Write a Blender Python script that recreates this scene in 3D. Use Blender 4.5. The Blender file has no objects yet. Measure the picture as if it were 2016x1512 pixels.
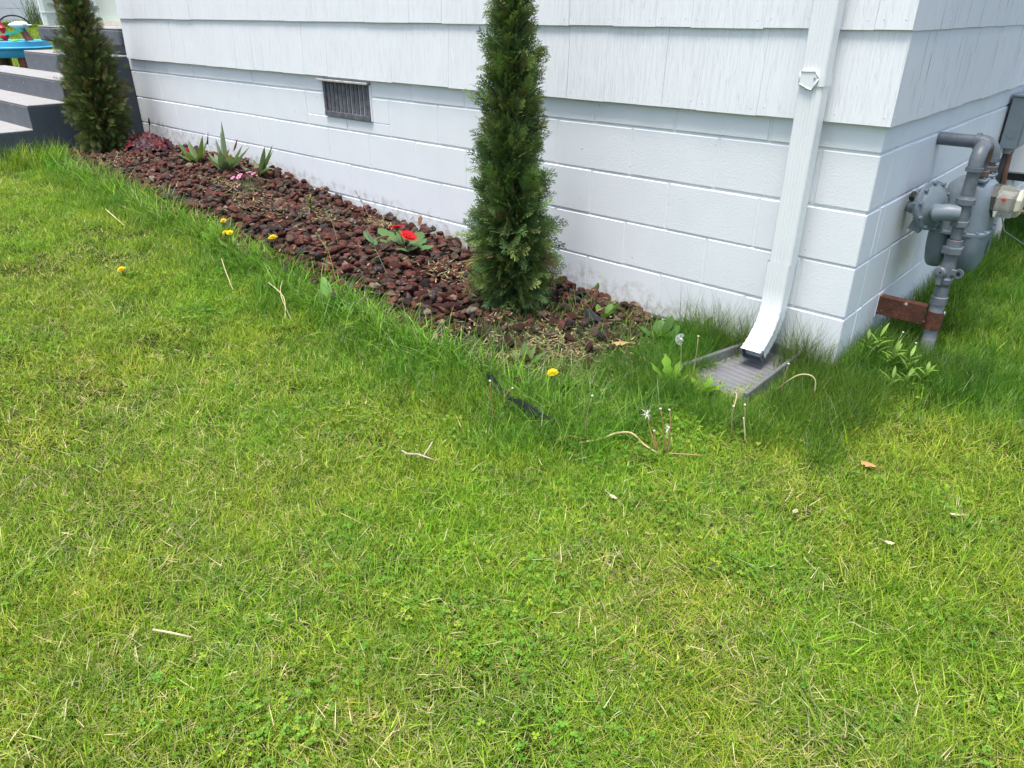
import bpy, bmesh, math, random
import numpy as np
from mathutils import Vector, Matrix, noise

random.seed(7)
RNG = np.random.default_rng(11)
scene = bpy.context.scene
COL = scene.collection

# ------------------------------------------------------------------ camera
CAM_POS = (0.7827, -2.7773, 1.2772)
PITCH, ROLL, YAW = 0.47307, 0.00164, 0.73073
F_PX = 1430.9
cam_data = bpy.data.cameras.new('camera')
cam = bpy.data.objects.new('camera', cam_data)
COL.objects.link(cam)
cam_data.sensor_width = 36.0
cam_data.lens = 36.0 * F_PX / 2016.0
cam_data.clip_start = 0.05
cam_data.clip_end = 500
_cp, _sp, _cy, _sy = math.cos(PITCH), math.sin(PITCH), math.cos(YAW), math.sin(YAW)
_f = Vector((-_sy * _cp, _cy * _cp, -_sp))
_r0 = Vector((_cy, _sy, 0))
_u0 = _r0.cross(_f)
_r = _r0 * math.cos(ROLL) + _u0 * math.sin(ROLL)
_u = -_r0 * math.sin(ROLL) + _u0 * math.cos(ROLL)
cam.matrix_world = Matrix(((_r.x, _u.x, -_f.x, CAM_POS[0]), (_r.y, _u.y, -_f.y, CAM_POS[1]),
                           (_r.z, _u.z, -_f.z, CAM_POS[2]), (0, 0, 0, 1)))
scene.camera = cam

# ------------------------------------------------------------------ light
SUN_DIR = Vector((0.03, -0.25, 0.96)).normalized()      # towards the sun: front left, high, veiled by thin cloud
world = bpy.data.worlds.new('World')
scene.world = world
world.use_nodes = True
wn = world.node_tree
wn.nodes.clear()
w_out = wn.nodes.new('ShaderNodeOutputWorld')
w_bg = wn.nodes.new('ShaderNodeBackground')
w_sky = wn.nodes.new('ShaderNodeTexSky')
w_sky.sky_type = 'NISHITA'
w_sky.sun_disc = False
w_sky.sun_elevation = math.asin(SUN_DIR.z)
w_sky.sun_rotation = math.atan2(SUN_DIR.x, SUN_DIR.y)
w_sky.air_density = 1.0
w_sky.dust_density = 3.0
w_sky.ozone_density = 1.0
w_bg.inputs['Strength'].default_value = 0.15
wn.links.new(w_sky.outputs[0], w_bg.inputs[0])
wn.links.new(w_bg.outputs[0], w_out.inputs[0])
sun_data = bpy.data.lights.new('sun', 'SUN')
sun = bpy.data.objects.new('sun', sun_data)
COL.objects.link(sun)
sun_data.energy = 2.4
sun_data.angle = math.radians(16)
sun_data.color = (1.0, 0.97, 0.91)
sun.rotation_euler = (-SUN_DIR).to_track_quat('-Z', 'Y').to_euler()
scene.view_settings.view_transform = 'Standard'
scene.view_settings.look = 'None'
scene.view_settings.exposure = 0.88
scene.view_settings.gamma = 1.0
scene.view_settings.use_curve_mapping = False
scene.render.engine = 'CYCLES'
scene.cycles.max_bounces = 8
scene.cycles.transparent_max_bounces = 6

# ------------------------------------------------------------------ helpers: materials
def material(name):
    m = bpy.data.materials.new(name)
    m.use_nodes = True
    nt = m.node_tree
    b = nt.nodes['Principled BSDF']
    return m, nt, b

def node(nt, t, **kw):
    n = nt.nodes.new(t)
    for k, v in kw.items():
        if k in n.inputs:
            n.inputs[k].default_value = v
        else:
            setattr(n, k, v)
    return n

def tex_noise(nt, vec, scale, detail=4, rough=0.55, dist=0.0):
    n = nt.nodes.new('ShaderNodeTexNoise')
    n.inputs['Scale'].default_value = scale
    n.inputs['Detail'].default_value = detail
    n.inputs['Roughness'].default_value = rough
    n.inputs['Distortion'].default_value = dist
    if vec is not None:
        nt.links.new(vec, n.inputs['Vector'])
    return n.outputs['Fac']

def coords(nt, kind='Object', scale=(1, 1, 1)):
    tc = nt.nodes.new('ShaderNodeTexCoord')
    mp = nt.nodes.new('ShaderNodeMapping')
    mp.inputs['Scale'].default_value = scale
    nt.links.new(tc.outputs[kind], mp.inputs['Vector'])
    return mp.outputs[0]

def ramp(nt, fac, stops, interp='LINEAR'):
    r = nt.nodes.new('ShaderNodeValToRGB')
    r.color_ramp.interpolation = interp
    el = r.color_ramp.elements
    while len(el) < len(stops):
        el.new(0.5)
    for e, (p, c) in zip(el, stops):
        e.position = p
        if not hasattr(c, '__len__'):
            c = (c, c, c)
        e.color = (*c[:3], 1)
    nt.links.new(fac, r.inputs[0])
    return r.outputs[0]

def mix(nt, fac, a, b, blend='MIX'):
    n = nt.nodes.new('ShaderNodeMix')
    n.data_type = 'RGBA'
    n.blend_type = blend
    for i, val in ((0, fac), (6, a), (7, b)):
        sock = n.inputs[i]
        if hasattr(val, 'is_linked'):
            nt.links.new(val, sock)
        elif hasattr(val, '__len__'):
            sock.default_value = (*val[:3], 1)
        else:
            sock.default_value = val if i == 0 else (val, val, val, 1)
    return n.outputs[2]

def math_node(nt, op, a, b=0.0):
    n = nt.nodes.new('ShaderNodeMath')
    n.operation = op
    for i, v in enumerate((a, b)):
        if hasattr(v, 'is_linked'):
            nt.links.new(v, n.inputs[i])
        else:
            n.inputs[i].default_value = v
    return n.outputs[0]

def bump(nt, bsdf, height, strength=0.3, dist=0.01, prev=None):
    n = nt.nodes.new('ShaderNodeBump')
    n.inputs['Strength'].default_value = strength
    n.inputs['Distance'].default_value = dist
    nt.links.new(height, n.inputs['Height'])
    if prev is not None:
        nt.links.new(prev, n.inputs['Normal'])
    nt.links.new(n.outputs[0], bsdf.inputs['Normal'])
    return n.outputs[0]

def simple(name, col, rough=0.6, metal=0.0, var=0.25, scale=8.0, bump_s=0.0, bump_scale=60.0, spec=0.4):
    """plain surface with a little blotchy variation of its own colour and fine relief"""
    m, nt, b = material(name)
    v = coords(nt)
    n = tex_noise(nt, v, scale, 5)
    lo = tuple(c * (1 - var) for c in col)
    hi = tuple(min(1, c * (1 + var)) for c in col)
    nt.links.new(ramp(nt, n, [(0.3, lo), (0.7, hi)]), b.inputs['Base Color'])
    b.inputs['Roughness'].default_value = rough
    b.inputs['Metallic'].default_value = metal
    b.inputs['Specular IOR Level'].default_value = spec
    if bump_s:
        bump(nt, b, tex_noise(nt, v, bump_scale, 4), bump_s, 0.004)
    return m

# ------------------------------------------------------------------ helpers: meshes
class MB:
    """collects shapes into ONE mesh object"""
    def __init__(self):
        self.v, self.f, self.m, self.c = [], [], [], []
        self.col = (1, 1, 1)
        self.mi = 0
    def add(self, vs, fs):
        o = len(self.v)
        self.v.extend([tuple(p) for p in vs])
        self.c.extend([self.col] * len(vs))
        self.f.extend([tuple(i + o for i in f) for f in fs])
        self.m.extend([self.mi] * len(fs))
        return self
    def box(self, lo, hi, rot=None, pivot=None):
        x0, y0, z0 = lo; x1, y1, z1 = hi
        vs = [Vector(p) for p in ((x0,y0,z0),(x1,y0,z0),(x1,y1,z0),(x0,y1,z0),(x0,y0,z1),(x1,y0,z1),(x1,y1,z1),(x0,y1,z1))]
        if rot is not None:
            pv = Vector(pivot) if pivot else (Vector(lo) + Vector(hi)) / 2
            vs = [rot @ (p - pv) + pv for p in vs]
        return self.add(vs, [(3,2,1,0),(4,5,6,7),(0,1,5,4),(1,2,6,5),(2,3,7,6),(3,0,4,7)])
    def cham(self, lo, hi, r=0.004):
        """box with chamfered edges"""
        x0, y0, z0 = lo; x1, y1, z1 = hi
        bm = bmesh.new()
        bmesh.ops.create_cube(bm, size=1)
        for v in bm.verts:
            v.co = Vector((x0 + (v.co.x + .5) * (x1 - x0), y0 + (v.co.y + .5) * (y1 - y0), z0 + (v.co.z + .5) * (z1 - z0)))
        bmesh.ops.bevel(bm, geom=bm.edges[:], offset=r, segments=1, affect='EDGES')
        bm.verts.index_update()
        self.add([v.co.copy() for v in bm.verts], [[v.index for v in f.verts] for f in bm.faces])
        bm.free()
        return self
    def tube(self, pts, rad, n=10, cap=True, sx=1.0):
        pts = [Vector(p) for p in pts]
        if not hasattr(rad, '__len__'):
            rad = [rad] * len(pts)
        vs, fs = [], []
        t0 = (pts[1] - pts[0]).normalized()
        ref = Vector((0, 0, 1)) if abs(t0.z) < 0.9 else Vector((1, 0, 0))
        u = t0.cross(ref).normalized()
        for i, p in enumerate(pts):
            if i == 0: t = t0
            elif i == len(pts) - 1: t = (pts[-1] - pts[-2]).normalized()
            else: t = (pts[i + 1] - pts[i - 1]).normalized()
            u = (u - t * u.dot(t)).normalized()
            w = t.cross(u)
            for k in range(n):
                a = 2 * math.pi * k / n
                vs.append(p + (u * math.cos(a) * sx + w * math.sin(a)) * rad[i])
        for i in range(len(pts) - 1):
            for k in range(n):
                k2 = (k + 1) % n
                fs.append((i * n + k, i * n + k2, (i + 1) * n + k2, (i + 1) * n + k))
        if cap:
            fs.append(tuple(range(n - 1, -1, -1)))
            fs.append(tuple((len(pts) - 1) * n + k for k in range(n)))
        return self.add(vs, fs)
    def lathe(self, origin, axis, prof, n=20, sx=1.0, sy=1.0, phase=0.0):
        """prof: list of (distance along axis, radius)"""
        o = Vector(origin); t = Vector(axis).normalized()
        ref = Vector((0, 0, 1)) if abs(t.z) < 0.9 else Vector((1, 0, 0))
        u = t.cross(ref).normalized(); w = u.cross(t)
        vs, fs = [], []
        for d, r in prof:
            for k in range(n):
                a = 2 * math.pi * k / n + phase
                vs.append(o + t * d + u * math.cos(a) * r * sx + w * math.sin(a) * r * sy)
        for i in range(len(prof) - 1):
            for k in range(n):
                k2 = (k + 1) % n
                fs.append((i * n + k2, i * n + k, (i + 1) * n + k, (i + 1) * n + k2))
        fs.append(tuple(range(n)))
        fs.append(tuple((len(prof) - 1) * n + k for k in range(n - 1, -1, -1)))
        return self.add(vs, fs)
    def loft(self, rings, closed=True, caps=True):
        n = len(rings[0]); vs, fs = [], []
        for r in rings: vs.extend(r)
        for i in range(len(rings) - 1):
            for k in range(n if closed else n - 1):
                k2 = (k + 1) % n
                fs.append((i * n + k, i * n + k2, (i + 1) * n + k2, (i + 1) * n + k))
        if caps and closed:
            fs.append(tuple(range(n - 1, -1, -1)))
            fs.append(tuple((len(rings) - 1) * n + k for k in range(n)))
        return self.add(vs, fs)
    def leaf(self, base, heading, length, width, lean=0.5, curl=0.8, fold=0.25, n=6, shape=None, roll=0.0):
        """a leaf with a folded midrib; heading = azimuth, lean from vertical"""
        p = Vector(base); h = Vector((math.cos(heading), math.sin(heading), 0)); side = Vector((-h.y, h.x, 0))
        vs, fs = [], []
        for i in range(n + 1):
            t = i / n
            th = lean + curl * t
            d = h * math.sin(th) + Vector((0, 0, 1)) * math.cos(th)
            nrm = side.cross(d)
            s2 = side * math.cos(roll) + nrm * math.sin(roll)
            n2 = s2.cross(d)
            w = (shape(t) if shape else (math.sin(math.pi * min(1, t * 0.92 + 0.06)) ** 0.8)) * width / 2
            vs += [p - s2 * w - n2 * (-w * fold), p.copy(), p + s2 * w - n2 * (-w * fold)]
            p = p + d * (length / n)
        for i in range(n):
            a = i * 3
            fs += [(a, a + 1, a + 4, a + 3), (a + 1, a + 2, a + 5, a + 4)]
        return self.add(vs, fs)
    def ball(self, c, r, sx=1, sy=1, sz=1, sub=2):
        bm = bmesh.new()
        bmesh.ops.create_icosphere(bm, subdivisions=sub, radius=r)
        bm.verts.index_update()
        c = Vector(c)
        self.add([Vector((v.co.x * sx, v.co.y * sy, v.co.z * sz)) + c for v in bm.verts], [[v.index for v in f.verts] for f in bm.faces])
        bm.free()
        return self
    def build(self, name, mats, parent=None, smooth=False, loc=None, auto=None):
        me = bpy.data.meshes.new(name)
        off = Vector(loc) if loc is not None else Vector((0, 0, 0))
        me.from_pydata([tuple(Vector(p) - off) for p in self.v], [], self.f)
        if not isinstance(mats, (list, tuple)): mats = [mats]
        for m in mats: me.materials.append(m)
        if len(mats) > 1: me.polygons.foreach_set('material_index', self.m)
        a = me.color_attributes.new('col', 'FLOAT_COLOR', 'POINT')
        a.data.foreach_set('color', np.c_[np.array(self.c, float), np.ones(len(self.c))].ravel())
        if smooth: me.polygons.foreach_set('use_smooth', [True] * len(self.f))
        me.update()
        if smooth and auto: me.set_sharp_from_angle(angle=auto)
        return link(name, me, parent, loc)

def link(name, me, parent=None, loc=None):
    o = bpy.data.objects.new(name, me)
    COL.objects.link(o)
    if parent is not None:
        o.parent = parent
        w, p = Vector((0, 0, 0)), parent
        while p is not None:
            w += Vector(p.location)
            p = p.parent
        o.location = (Vector(loc) if loc is not None else Vector((0, 0, 0))) - w
    elif loc is not None:
        o.location = loc
    return o

def tag(o, label=None, cat=None, group=None, kind=None):
    if label: o['label'] = label
    if cat: o['category'] = cat
    if group: o['group'] = group
    if kind: o['kind'] = kind
    return o

def thing(name, label, cat, loc=(0, 0, 0), group=None):
    o = bpy.data.objects.new(name, None)
    COL.objects.link(o)
    o.empty_display_size = 0.05
    o.location = loc
    return tag(o, label, cat, group)

def big_mesh(name, verts, quads, mats, cols=None, smooth=False, tris=None):
    """numpy arrays -> mesh datablock"""
    me = bpy.data.meshes.new(name)
    nq = 0 if quads is None else len(quads)
    nt_ = 0 if tris is None else len(tris)
    me.vertices.add(len(verts))
    me.vertices.foreach_set('co', np.ascontiguousarray(verts, np.float32).ravel())
    me.loops.add(nq * 4 + nt_ * 3)
    idx = []
    if nq: idx.append(quads.ravel())
    if nt_: idx.append(tris.ravel())
    me.loops.foreach_set('vertex_index', np.concatenate(idx).astype(np.int32))
    me.polygons.add(nq + nt_)
    start = np.concatenate([np.arange(nq) * 4, nq * 4 + np.arange(nt_) * 3]).astype(np.int32)
    me.polygons.foreach_set('loop_start', start)
    me.update(calc_edges=True)
    me.validate()
    for m in (mats if isinstance(mats, (list, tuple)) else [mats]): me.materials.append(m)
    if cols is not None:
        a = me.color_attributes.new('col', 'FLOAT_COLOR', 'POINT')
        a.data.foreach_set('color', np.c_[cols, np.ones(len(cols))].astype(np.float32).ravel())
    if smooth: me.polygons.foreach_set('use_smooth', np.ones(nq + nt_, bool))
    return me

# ------------------------------------------------------------------ terrain
GX = [-60, -30, -17.4, -12, -9.5, -8, -6, -4, -3, -2, -1.4, -.7, 0, 60]
GZ = [1.25, 1.2, 1.1, .62, .40, .29, .22, .18, .13, .07, .03, .01, 0, 0]
def G(x): return float(np.interp(x, GX, GZ))
def GA(x): return np.interp(x, GX, GZ)
WFX = [-7.2, -5.98, -5.56, -4.7, -3.9, -3.36, -3.0, -2.3, -2, -1.36, -1.08, -.82, -.6, -.45]
WFZ = [.24, .25, .272, .285, .285, .215, .165, .135, .105, .055, .037, .022, .012, .004]
EDX = [-7.2, -6.4, -4.7, -3.6, -2.87, -2.2, -1.7, -1.3, -.92, -.6, -.45]
EDY = [-.74, -.78, -.87, -.935, -.955, -.97, -1.0, -1.01, -1.0, -1.05, -1.02]
def bed_edge(x): return np.interp(x, EDX, EDY)
def BZ(x, y):
    """height of the soil in the planting bed"""
    t = np.clip(np.asarray(y) / bed_edge(x), 0, 1)
    return np.interp(x, WFX, WFZ) * (1 - t) + (GA(x) + .008) * t + .02 * np.sin(np.pi * t)
def bed_right(y): return np.interp(y, [-1.05, -.44, 0], [-.45, -.56, -.66])
def in_bed(x, y, pad=0.0):
    return (y < 0) & (y > bed_edge(x) + pad) & (x < bed_right(y) - pad) & (x > -6.45)

# ------------------------------------------------------------------ materials: plants
def leaf_material(name, rough=0.55, trans=0.35, patch=None, spec=0.25, coat=0.0):
    """colour comes from the mesh's own colours; patch adds the lawn's own dry and lush areas"""
    m, nt, b = material(name)
    at = node(nt, 'ShaderNodeAttribute', attribute_name='col')
    col = at.outputs['Color']
    if patch:
        gpos = nt.nodes.new('ShaderNodeNewGeometry').outputs['Position']
        n1 = tex_noise(nt, gpos, 1.3, 3, 0.6)
        n2 = tex_noise(nt, gpos, 6.0, 3, 0.6)
        t1 = ramp(nt, n1, [(0.34, patch[0]), (0.5, (1, 1, 1)), (0.68, patch[1])])
        t2 = ramp(nt, n2, [(0.3, (0.80, 0.86, 0.9)), (0.7, (1.2, 1.12, 1.05))])
        col = mix(nt, 1.0, mix(nt, 1.0, col, t1, 'MULTIPLY'), t2, 'MULTIPLY')
    nt.links.new(col, b.inputs['Base Color'])
    b.inputs['Roughness'].default_value = rough
    b.inputs['Specular IOR Level'].default_value = spec
    tr = nt.nodes.new('ShaderNodeBsdfTranslucent')
    nt.links.new(mix(nt, 1.0, col, (1.05, 1.15, 0.6), 'MULTIPLY'), tr.inputs['Color'])
    mx = nt.nodes.new('ShaderNodeMixShader')
    mx.inputs[0].default_value = trans
    nt.links.new(b.outputs[0], mx.inputs[1])
    nt.links.new(tr.outputs[0], mx.inputs[2])
    nt.links.new(mx.outputs[0], nt.nodes['Material Output'].inputs['Surface'])
    return m

M_GRASS = leaf_material('grass_blades', 0.45, 0.26, ((0.86, 1.02, 0.8), (1.14, 1.04, 0.95)), 0.14)
M_LEAF = leaf_material('leaf', 0.5, 0.3, None, 0.35)
M_THUJA = leaf_material('thuja_scales', 0.55, 0.15, None, 0.3)
M_DRY = leaf_material('dry_plant', 0.8, 0.15, None, 0.15)
M_PETAL = leaf_material('petal', 0.6, 0.25, None, 0.2)

# ================================================================== GROUND
def ground_material():
    m, nt, b = material('lawn_soil')
    v = nt.nodes.new('ShaderNodeNewGeometry').outputs['Position']
    fine = tex_noise(nt, v, 55, 6, 0.7)
    mid = tex_noise(nt, v, 5, 4)
    c1 = ramp(nt, fine, [(0.3, (0.016, 0.018, 0.006)), (0.55, (0.050, 0.058, 0.016)), (0.78, (0.13, 0.11, 0.04))])
    c2 = ramp(nt, mid, [(0.35, (0.75, 0.95, 0.7)), (0.65, (1.15, 1.05, 1.0))])
    nt.links.new(mix(nt, 1.0, c1, c2, 'MULTIPLY'), b.inputs['Base Color'])
    b.inputs['Roughness'].default_value = 0.95
    b.inputs['Specular IOR Level'].default_value = 0.1
    bump(nt, b, fine, 0.8, 0.02)
    return m

def sheet(name, xs, ys, zf, mat, keep=None):
    X, Y = np.meshgrid(xs, ys)
    Z = zf(X, Y)
    V = np.c_[X.ravel(), Y.ravel(), Z.ravel()]
    nx, ny = len(xs), len(ys)
    i, j = np.meshgrid(np.arange(nx - 1), np.arange(ny - 1))
    a = (j * nx + i).ravel()
    q = np.c_[a, a + 1, a + nx + 1, a + nx]
    if keep is not None:
        ok = keep(X, Y).ravel()
        q = q[ok[q].any(axis=1)]
    return link(name, big_mesh(name, V, q, mat, smooth=True))

def lump(X, Y, s, a):
    return a * (np.sin(X * 1.7 * s + 1.3) * np.cos(Y * 2.1 * s + .4) + .5 * np.sin(X * 4.3 * s + Y * 3.1 * s))

xs = np.concatenate([np.linspace(-60, -12, 30), np.arange(-11.5, 3, .12), np.linspace(3.2, 60, 25)])
ys = np.concatenate([np.linspace(-60, -5, 20), np.arange(-4.8, 6, .12), np.linspace(6.3, 60, 25)])
lawn = sheet('lawn', xs, ys, lambda X, Y: GA(X) + lump(X, Y, 1.5, .006), ground_material())
tag(lawn, 'mown lawn sloping up past the house towards the steps', kind='structure')

def bed_material():
    m, nt, b = material('bed_soil')
    v = nt.nodes.new('ShaderNodeNewGeometry').outputs['Position']
    n = tex_noise(nt, v, 30, 6, 0.7)
    n2 = tex_noise(nt, v, 4, 3)
    c = ramp(nt, n, [(0.3, (0.016, 0.010, 0.007)), (0.55, (0.055, 0.036, 0.024)), (0.8, (0.13, 0.10, 0.06))])
    nt.links.new(mix(nt, ramp(nt, n2, [(0.45, 0.0), (0.7, 0.5)]), c, (0.10, 0.08, 0.045)), b.inputs['Base Color'])
    b.inputs['Roughness'].default_value = 0.95
    bump(nt, b, n, 1.0, 0.02)
    return m

bx = np.arange(-6.5, -.40, .05)
by = np.linspace(-1.12, 0.02, 26)
bed = sheet('garden_bed', bx, by, lambda X, Y: np.where(in_bed(X, Y), BZ(X, Y) + .006 * np.sin(X * 23) * np.cos(Y * 31), GA(X) - .03), bed_material(),
            keep=lambda X, Y: in_bed(X, Y))
tag(bed, 'dark soil of the planting bed along the white wall', kind='structure')

# ================================================================== HOUSE
def white_block_material():
    m, nt, b = material('white_block_paint')
    v = coords(nt)
    n1 = tex_noise(nt, v, 330, 3, 0.6)
    n2 = tex_noise(nt, v, 120, 4, 0.6)
    n3 = tex_noise(nt, v, 6, 4, 0.55)
    # splash dirt and flaked paint low down on the wall, broken up by noise
    sep = nt.nodes.new('ShaderNodeSeparateXYZ')
    nt.links.new(v, sep.inputs[0])
    slope = math_node(nt, 'MULTIPLY', math_node(nt, 'MINIMUM', sep.outputs['X'], 0.0), -0.066)
    hgt = math_node(nt, 'SUBTRACT', sep.outputs['Z'], slope)
    splash = math_node(nt, 'ADD', hgt, math_node(nt, 'MULTIPLY', n3, -0.14))
    low = ramp(nt, splash, [(-.02, 1.0), (0.03, 0.0)])
    dirt = math_node(nt, 'MULTIPLY', low, ramp(nt, tex_noise(nt, v, 22, 5, 0.65), [(0.45, 0.0), (0.66, 0.55)]))
    base = ramp(nt, n3, [(0.3, (0.76, 0.785, 0.795)), (0.7, (0.80, 0.82, 0.83))])
    c = mix(nt, dirt, base, (0.36, 0.31, 0.22))
    specks = ramp(nt, tex_noise(nt, v, 38, 2, 0.5), [(0.745, 0.0), (0.76, 0.6)])
    c = mix(nt, specks, c, (0.35, 0.33, 0.30))
    nt.links.new(c, b.inputs['Base Color'])
    b.inputs['Roughness'].default_value = 0.62
    b.inputs['Specular IOR Level'].default_value = 0.35
    h = math_node(nt, 'ADD', math_node(nt, 'MULTIPLY', n1, 0.5), n2)
    bump(nt, b, h, 0.27, 0.005)
    return m

def shingle_material(name, groove=1.0, crack=0.5, base=(0.80, 0.82, 0.825), along_wall='X'):
    m, nt, b = material(name)
    tc = nt.nodes.new('ShaderNodeTexCoord')
    info = nt.nodes.new('ShaderNodeObjectInfo')
    vadd = nt.nodes.new('ShaderNodeVectorMath'); vadd.operation = 'ADD'
    comb = nt.nodes.new('ShaderNodeCombineXYZ')
    nt.links.new(math_node(nt, 'MULTIPLY', info.outputs['Random'], 7.0), comb.inputs['X'])
    nt.links.new(tc.outputs['Object'], vadd.inputs[0]); nt.links.new(comb.outputs[0], vadd.inputs[1])
    mp = nt.nodes.new('ShaderNodeMapping'); mp.inputs['Scale'].default_value = (1, 1, 0.0008)
    nt.links.new(vadd.outputs[0], mp.inputs['Vector'])
    v = mp.outputs[0]
    g1 = tex_noise(nt, v, 190, 2, 0.5)
    g2 = tex_noise(nt, v, 75, 2, 0.5)
    g3 = tex_noise(nt, v, 18, 2, 0.5)
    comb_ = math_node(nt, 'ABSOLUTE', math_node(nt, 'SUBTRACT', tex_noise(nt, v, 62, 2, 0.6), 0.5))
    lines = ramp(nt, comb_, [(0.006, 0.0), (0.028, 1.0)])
    fine_ = math_node(nt, 'ABSOLUTE', math_node(nt, 'SUBTRACT', tex_noise(nt, v, 170, 1, 0.5), 0.5))
    lines2 = ramp(nt, fine_, [(0.01, 0.0), (0.06, 1.0)])
    flat = coords(nt)
    paint = tex_noise(nt, flat, 110, 4, 0.6)
    tone = ramp(nt, tex_noise(nt, flat, 3, 4), [(0.3, tuple(c * .965 for c in base)), (0.7, base)])
    # hairline splits in the wood where the paint has opened
    mp2 = nt.nodes.new('ShaderNodeMapping'); mp2.inputs['Scale'].default_value = (1, 1, 0.03)
    nt.links.new(vadd.outputs[0], mp2.inputs['Vector'])
    cr = ramp(nt, tex_noise(nt, mp2.outputs[0], 95, 2, 0.6), [(0.70 if crack < .5 else .645, 0.0), (0.725 if crack < .5 else .67, crack)])
    groove_shade = math_node(nt, 'MULTIPLY', math_node(nt, 'SUBTRACT', 1.0, lines), .15 * groove)  # shade inside the grooves, mixed into the paint colour
    tone = mix(nt, groove_shade, tone, (0.42, 0.44, 0.46))
    c = mix(nt, cr, tone, (0.22, 0.23, 0.24))
    nt.links.new(c, b.inputs['Base Color'])
    b.inputs['Roughness'].default_value = 0.6
    b.inputs['Specular IOR Level'].default_value = 0.3
    h = math_node(nt, 'ADD', math_node(nt, 'MULTIPLY', g1, 0.5), math_node(nt, 'ADD', math_node(nt, 'MULTIPLY', g2, 0.7), math_node(nt, 'MULTIPLY', g3, 0.6)))
    h = math_node(nt, 'ADD', h, math_node(nt, 'MULTIPLY', paint, 0.12))
    h = math_node(nt, 'MULTIPLY', h, 0.35)
    h = math_node(nt, 'ADD', h, math_node(nt, 'ADD', math_node(nt, 'MULTIPLY', lines, 0.8), math_node(nt, 'MULTIPLY', lines2, 0.35)))
    h = math_node(nt, 'SUBTRACT', h, math_node(nt, 'MULTIPLY', cr, 1.0))
    bump(nt, b, h, 0.36 * groove, 0.004)
    return m

M_BLOCK = white_block_material()
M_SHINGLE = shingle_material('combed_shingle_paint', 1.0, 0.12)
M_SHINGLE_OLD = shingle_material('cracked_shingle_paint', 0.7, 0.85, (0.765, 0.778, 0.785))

house = thing('house', 'white painted house with concrete block base and wooden shingle siding', 'house')
BL, BH, JT = 0.4064, 0.2032, 0.009      # block length, height, joint
M1 = 0.84                               # height of the top mortar joint
WALL_L, WALL_R = -5.98, 6.4
SID_Z = 0.9327                          # lower edge of the siding
ROW = 0.2932
NL = 'concrete_block'

def block_obj(wall, a, b_, z0, z1):
    """one block of the base; a..b_ runs along the wall"""
    mb = MB()
    j = random.uniform(-.0012, .0012)
    if wall == 'L': mb.cham((a, 0.0 + j, z0), (b_, .15, z1), .0035)
    else: mb.cham((-.15, a, z0), (0.0 + j, b_, z1), .0035)
    return mb.build('concrete_block', M_BLOCK, house)

core = MB()
core.box((WALL_L + .002, .0052, -.3), (-.0075, .14, SID_Z + .15))
core.box((-.14, .1402, -.3), (-.0075, WALL_R, SID_Z + .15))
vent_hole = (-3.245, -2.80, .715, .918)
for k in range(-1, 5):                  # course k lies below joint k; -1 is the cut course under the siding
    zt = M1 - k * BH - JT / 2
    zb = zt - BH + JT
    if k == -1: zt = SID_Z + .10
    odd = (k % 2 == 0)
    for wall, end in (('L', -WALL_L), ('R', WALL_R)):
        starts = [0.0]
        first = BL / 2 if (odd if wall == 'L' else not odd) else BL
        s = first
        while s < end: starts.append(s); s += BL
        starts.append(end)
        for s0, s1 in zip(starts[:-1], starts[1:]):
            if s1 - s0 < .03: continue
            jit = random.uniform(-.0015, .0015)
            a0 = s0 + (JT / 2 if s0 > 0 else 0); a1 = s1 - (JT / 2 if s1 < end else 0)
            if wall == 'L':
                a, b_ = -a1, -a0
                if k in (-1, 0) and b_ > vent_hole[0] and a < vent_hole[1]:
                    zz0, zz1 = vent_hole[2] + (-.004), vent_hole[3]
                    if k == -1:         # cut around the vent opening
                        if a < vent_hole[0]: block_obj('L', a, vent_hole[0] - .004, zb + jit, zt + jit)
                        if b_ > vent_hole[1]: block_obj('L', vent_hole[1] + .004, b_, zb + jit, zt + jit)
                    else:
                        block_obj('L', a, b_, zb + jit, vent_hole[2] - .012)
                        if a < vent_hole[0] - .03: block_obj('L', a, vent_hole[0] - .004, vent_hole[2] - .012, zt + jit)
                        if b_ > vent_hole[1] + .03: block_obj('L', vent_hole[1] + .004, b_, vent_hole[2] - .012, zt + jit)
                    continue
                # the corner block belongs to both walls: the left wall carries it
                block_obj('L', a, b_ if s0 > 0 else -.0005, zb + jit, zt + jit)
            else:
                if s0 == 0: a0 = .152
                if a1 - a0 < .03: continue
                block_obj('R', a0, a1, zb + jit, zt + jit)
            # vertical joint, nearly flush and painted over
            if s1 < end:
                if wall == 'L' and not (k in (-1, 0) and vent_hole[0] - .01 < -s1 < vent_hole[1] + .01):
                    core.box((-s1 - JT / 2 - .002, .0034, zb), (-s1 + JT / 2 + .002, .0051, zt))
                elif wall == 'R':
                    core.box((-.0076, s1 - JT / 2 - .002, zb), (-.0012, s1 + JT / 2 + .002, zt))
core.build('mortar', M_BLOCK, house)

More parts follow.
